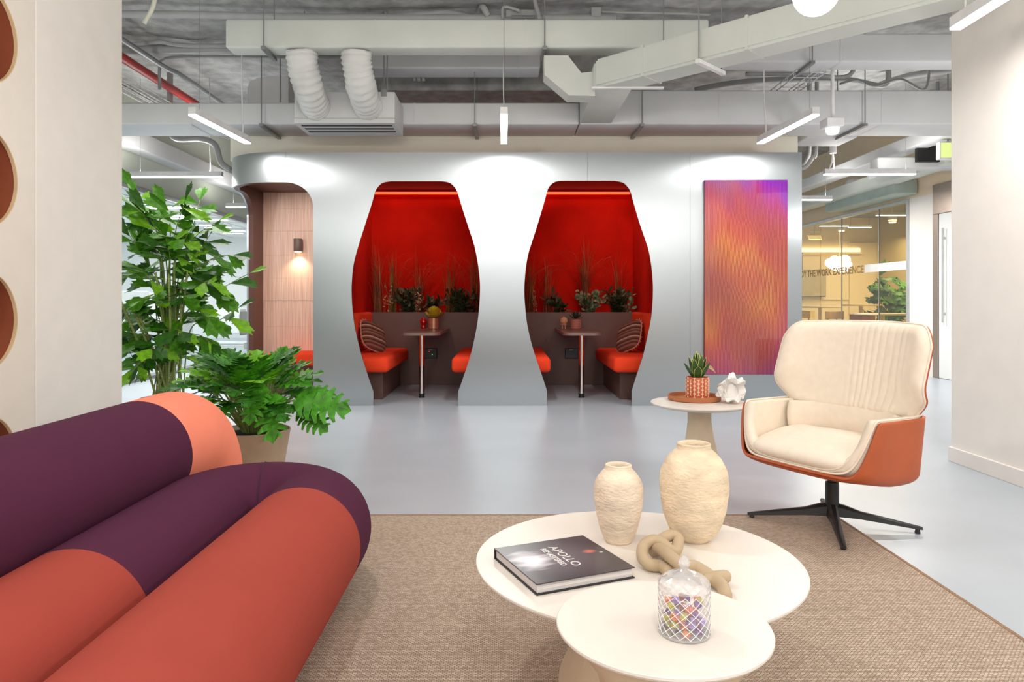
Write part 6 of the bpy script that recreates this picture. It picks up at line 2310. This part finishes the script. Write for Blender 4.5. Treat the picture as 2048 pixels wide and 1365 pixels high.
def lobed(nl, w, fold, droop):
    """deeply lobed leaf, 1 unit long: broad blunt lobes that point forward"""
    m = MB()
    zf = lambda x, y: fold * abs(x) - droop * y * y + 0.03 * math.sin(y * 9 + x * 12)
    def V(x, y):
        m.v.append((x, y, zf(x, y)))
        return len(m.v) - 1
    mids = [V(0, i / nl) for i in range(nl + 1)]
    for s in (-1, 1):
        prev_v = V(s * 0.10 * w, -0.06)
        for i in range(nl):
            y0, y1 = i / nl, (i + 1) / nl
            prof = w * math.sin(PI * (0.22 + 0.70 * (i + 0.5) / nl)) ** 0.8
            val = V(s * prof * 0.26, y1 + 0.03) if i < nl - 1 else V(0.0, 1.14)
            sa = V(s * prof * 0.62, y0 + 0.40 / nl)
            ta = V(s * prof * 1.0, y0 + 0.80 / nl + 0.06)
            tb = V(s * prof * 0.93, y1 + 0.075)
            sb = V(s * prof * 0.62, y1 + 0.03)
            m.f += [(mids[i], prev_v, sa, val), (mids[i], val, mids[i + 1]), (sa, ta, tb, sb), (sa, sb, val)]
            prev_v = val
    return m


HM = [mesh_of(lobed(n, w, f, d), mm, False) for (n, w, f, d, mm) in ((6, 0.44, 0.12, 0.18, M_ph), (5, 0.48, 0.2, 0.28, M_ph2), (6, 0.42, 0.05, 0.10, M_ph), (6, 0.46, 0.15, 0.22, M_ph3), (7, 0.42, 0.22, 0.32, M_ph2))]
fc = Vector((-1.385, 3.92, 0))
fern = thing('split_leaf_philodendron', 'bushy split leaf philodendron in a beige tapered planter behind the sofa', 'plant', fc)
obj('planter', MB().lathe([(0.135, 0.001), (0.14, 0.006), (0.196, 0.335), (0.194, 0.340), (0.186, 0.338), (0.183, 0.315)], 56, fc, caps=True), M_clay, fern, smooth=True, auto=40)
obj('inner_liner', MB().lathe([(0.176, 0.30), (0.181, 0.338), (0.178, 0.338), (0.172, 0.30)], 56, fc, caps=False), M_white, fern, smooth=True, auto=40)
obj('soil', MB().lathe([(0.176, 0.312), (0.12, 0.325), (0.001, 0.33)], 32, fc), M_soil, fern, smooth=True)
rnd = random.Random(33)
NLF = 66
for i in range(NLF):
    a = i * 2.39996 + rnd.uniform(-0.2, 0.2)
    ring = (i + 0.5) / NLF                     # 0: upright core, 1: outer drooping ring
    el = math.radians(78 - 56 * ring + rnd.uniform(-8, 8))
    reach = 0.12 + 0.10 * ring + rnd.uniform(-0.02, 0.03)
    d = Vector((math.cos(a) * math.cos(el), math.sin(a) * math.cos(el), math.sin(el)))
    b_ = fc + Vector((math.cos(a) * 0.05, math.sin(a) * 0.05, 0.32))
    e = b_ + d * reach + Vector((0, 0, 0.08 + 0.09 * (1 - ring)))
    pth = bez([b_, b_ + Vector((0, 0, 0.06)) + d * reach * 0.4, e], 5)
    pt_ = obj('petiole', MB().tube(pth, 0.0042, 6), M_cane, fern, smooth=True)
    out = Vector((math.cos(a), math.sin(a), 0))
    dl = out * (0.45 + 0.75 * ring) + Vector((0, 0, 0.95 - 0.95 * ring + rnd.uniform(-.15, .15)))
    sc = rnd.uniform(0.16, 0.22)
    place_piece('leaf', HM[rnd.randrange(len(HM))], Matrix.Translation(e) @ frame_to(dl, Vector((0, -0.25, 1)) + out * -0.2) @ Matrix.Diagonal((sc * 1.0, sc, sc, 1)), fern)
# the long frond reaching right and the one hanging in front
for (px, py, d_, ex, ey, ed, s) in ((592, 800, 3.75, 668, 812, 3.72, 0.26), (545, 790, 3.72, 543, 850, 3.60, 0.24), (600, 818, 3.8, 625, 838, 3.75, 0.19), (520, 770, 3.7, 500, 830, 3.58, 0.2)):
    p0, p1 = W(px, py, d_), W(ex, ey, ed)
    b_ = fc + Vector((0.03, -0.03, 0.32))
    obj('petiole', MB().tube(bez([b_, (b_ + p0) / 2 + Vector((0, 0, 0.05)), p0], 5), 0.0042, 6), M_cane, fern, smooth=True)
    place_piece('leaf', HM[2], Matrix.Translation(p0) @ frame_to(p1 - p0, Vector((0, -1, 0.55))) @ Matrix.Scale(s, 4), fern)

# plant in the meeting room
mc = Vector((X_(1764, 13.4), 13.4, 0))
mp_ = thing('fiddle_leaf_plant', 'leafy green plant in a white pot behind the lettered glass', 'plant', mc)
obj('pot', MB().lathe([(0.15, 0), (0.19, 0.40), (0.175, 0.40), (0.17, 0.36), (0.001, 0.36)], 28, mc), M_white, mp_, smooth=True, auto=40)
lmm = [mesh_of(fishtail(1.0, 0.7, 50 + k), mm, True) for k, mm in enumerate((M_palm2, M_ph2, M_palm))]
rnd = random.Random(44)
for i in range(16):
    a = i * 2.4
    top = mc + Vector((0.08 + math.cos(a) * rnd.uniform(0.08, 0.46), math.sin(a) * 0.28, rnd.uniform(0.75, 1.55)))
    pth = bez([mc + Vector((0, 0, 0.36)), (mc + top) / 2 + Vector((0, 0, 0.3)), top], 5)
    obj('stem', MB().tube(pth, 0.008, 5), M_cane, mp_)
    for k in range(5):
        q = pth[-1 - k]
        d = Vector((rnd.uniform(-1, 1), rnd.uniform(-1, 0.4), rnd.uniform(-0.6, 0.5)))
        place_piece('leaf', lmm[(i + k) % 3], Matrix.Translation(q) @ frame_to(d, Vector((0, -0.7, 0.7))) @ Matrix.Scale(rnd.uniform(0.24, 0.34), 4), mp_)
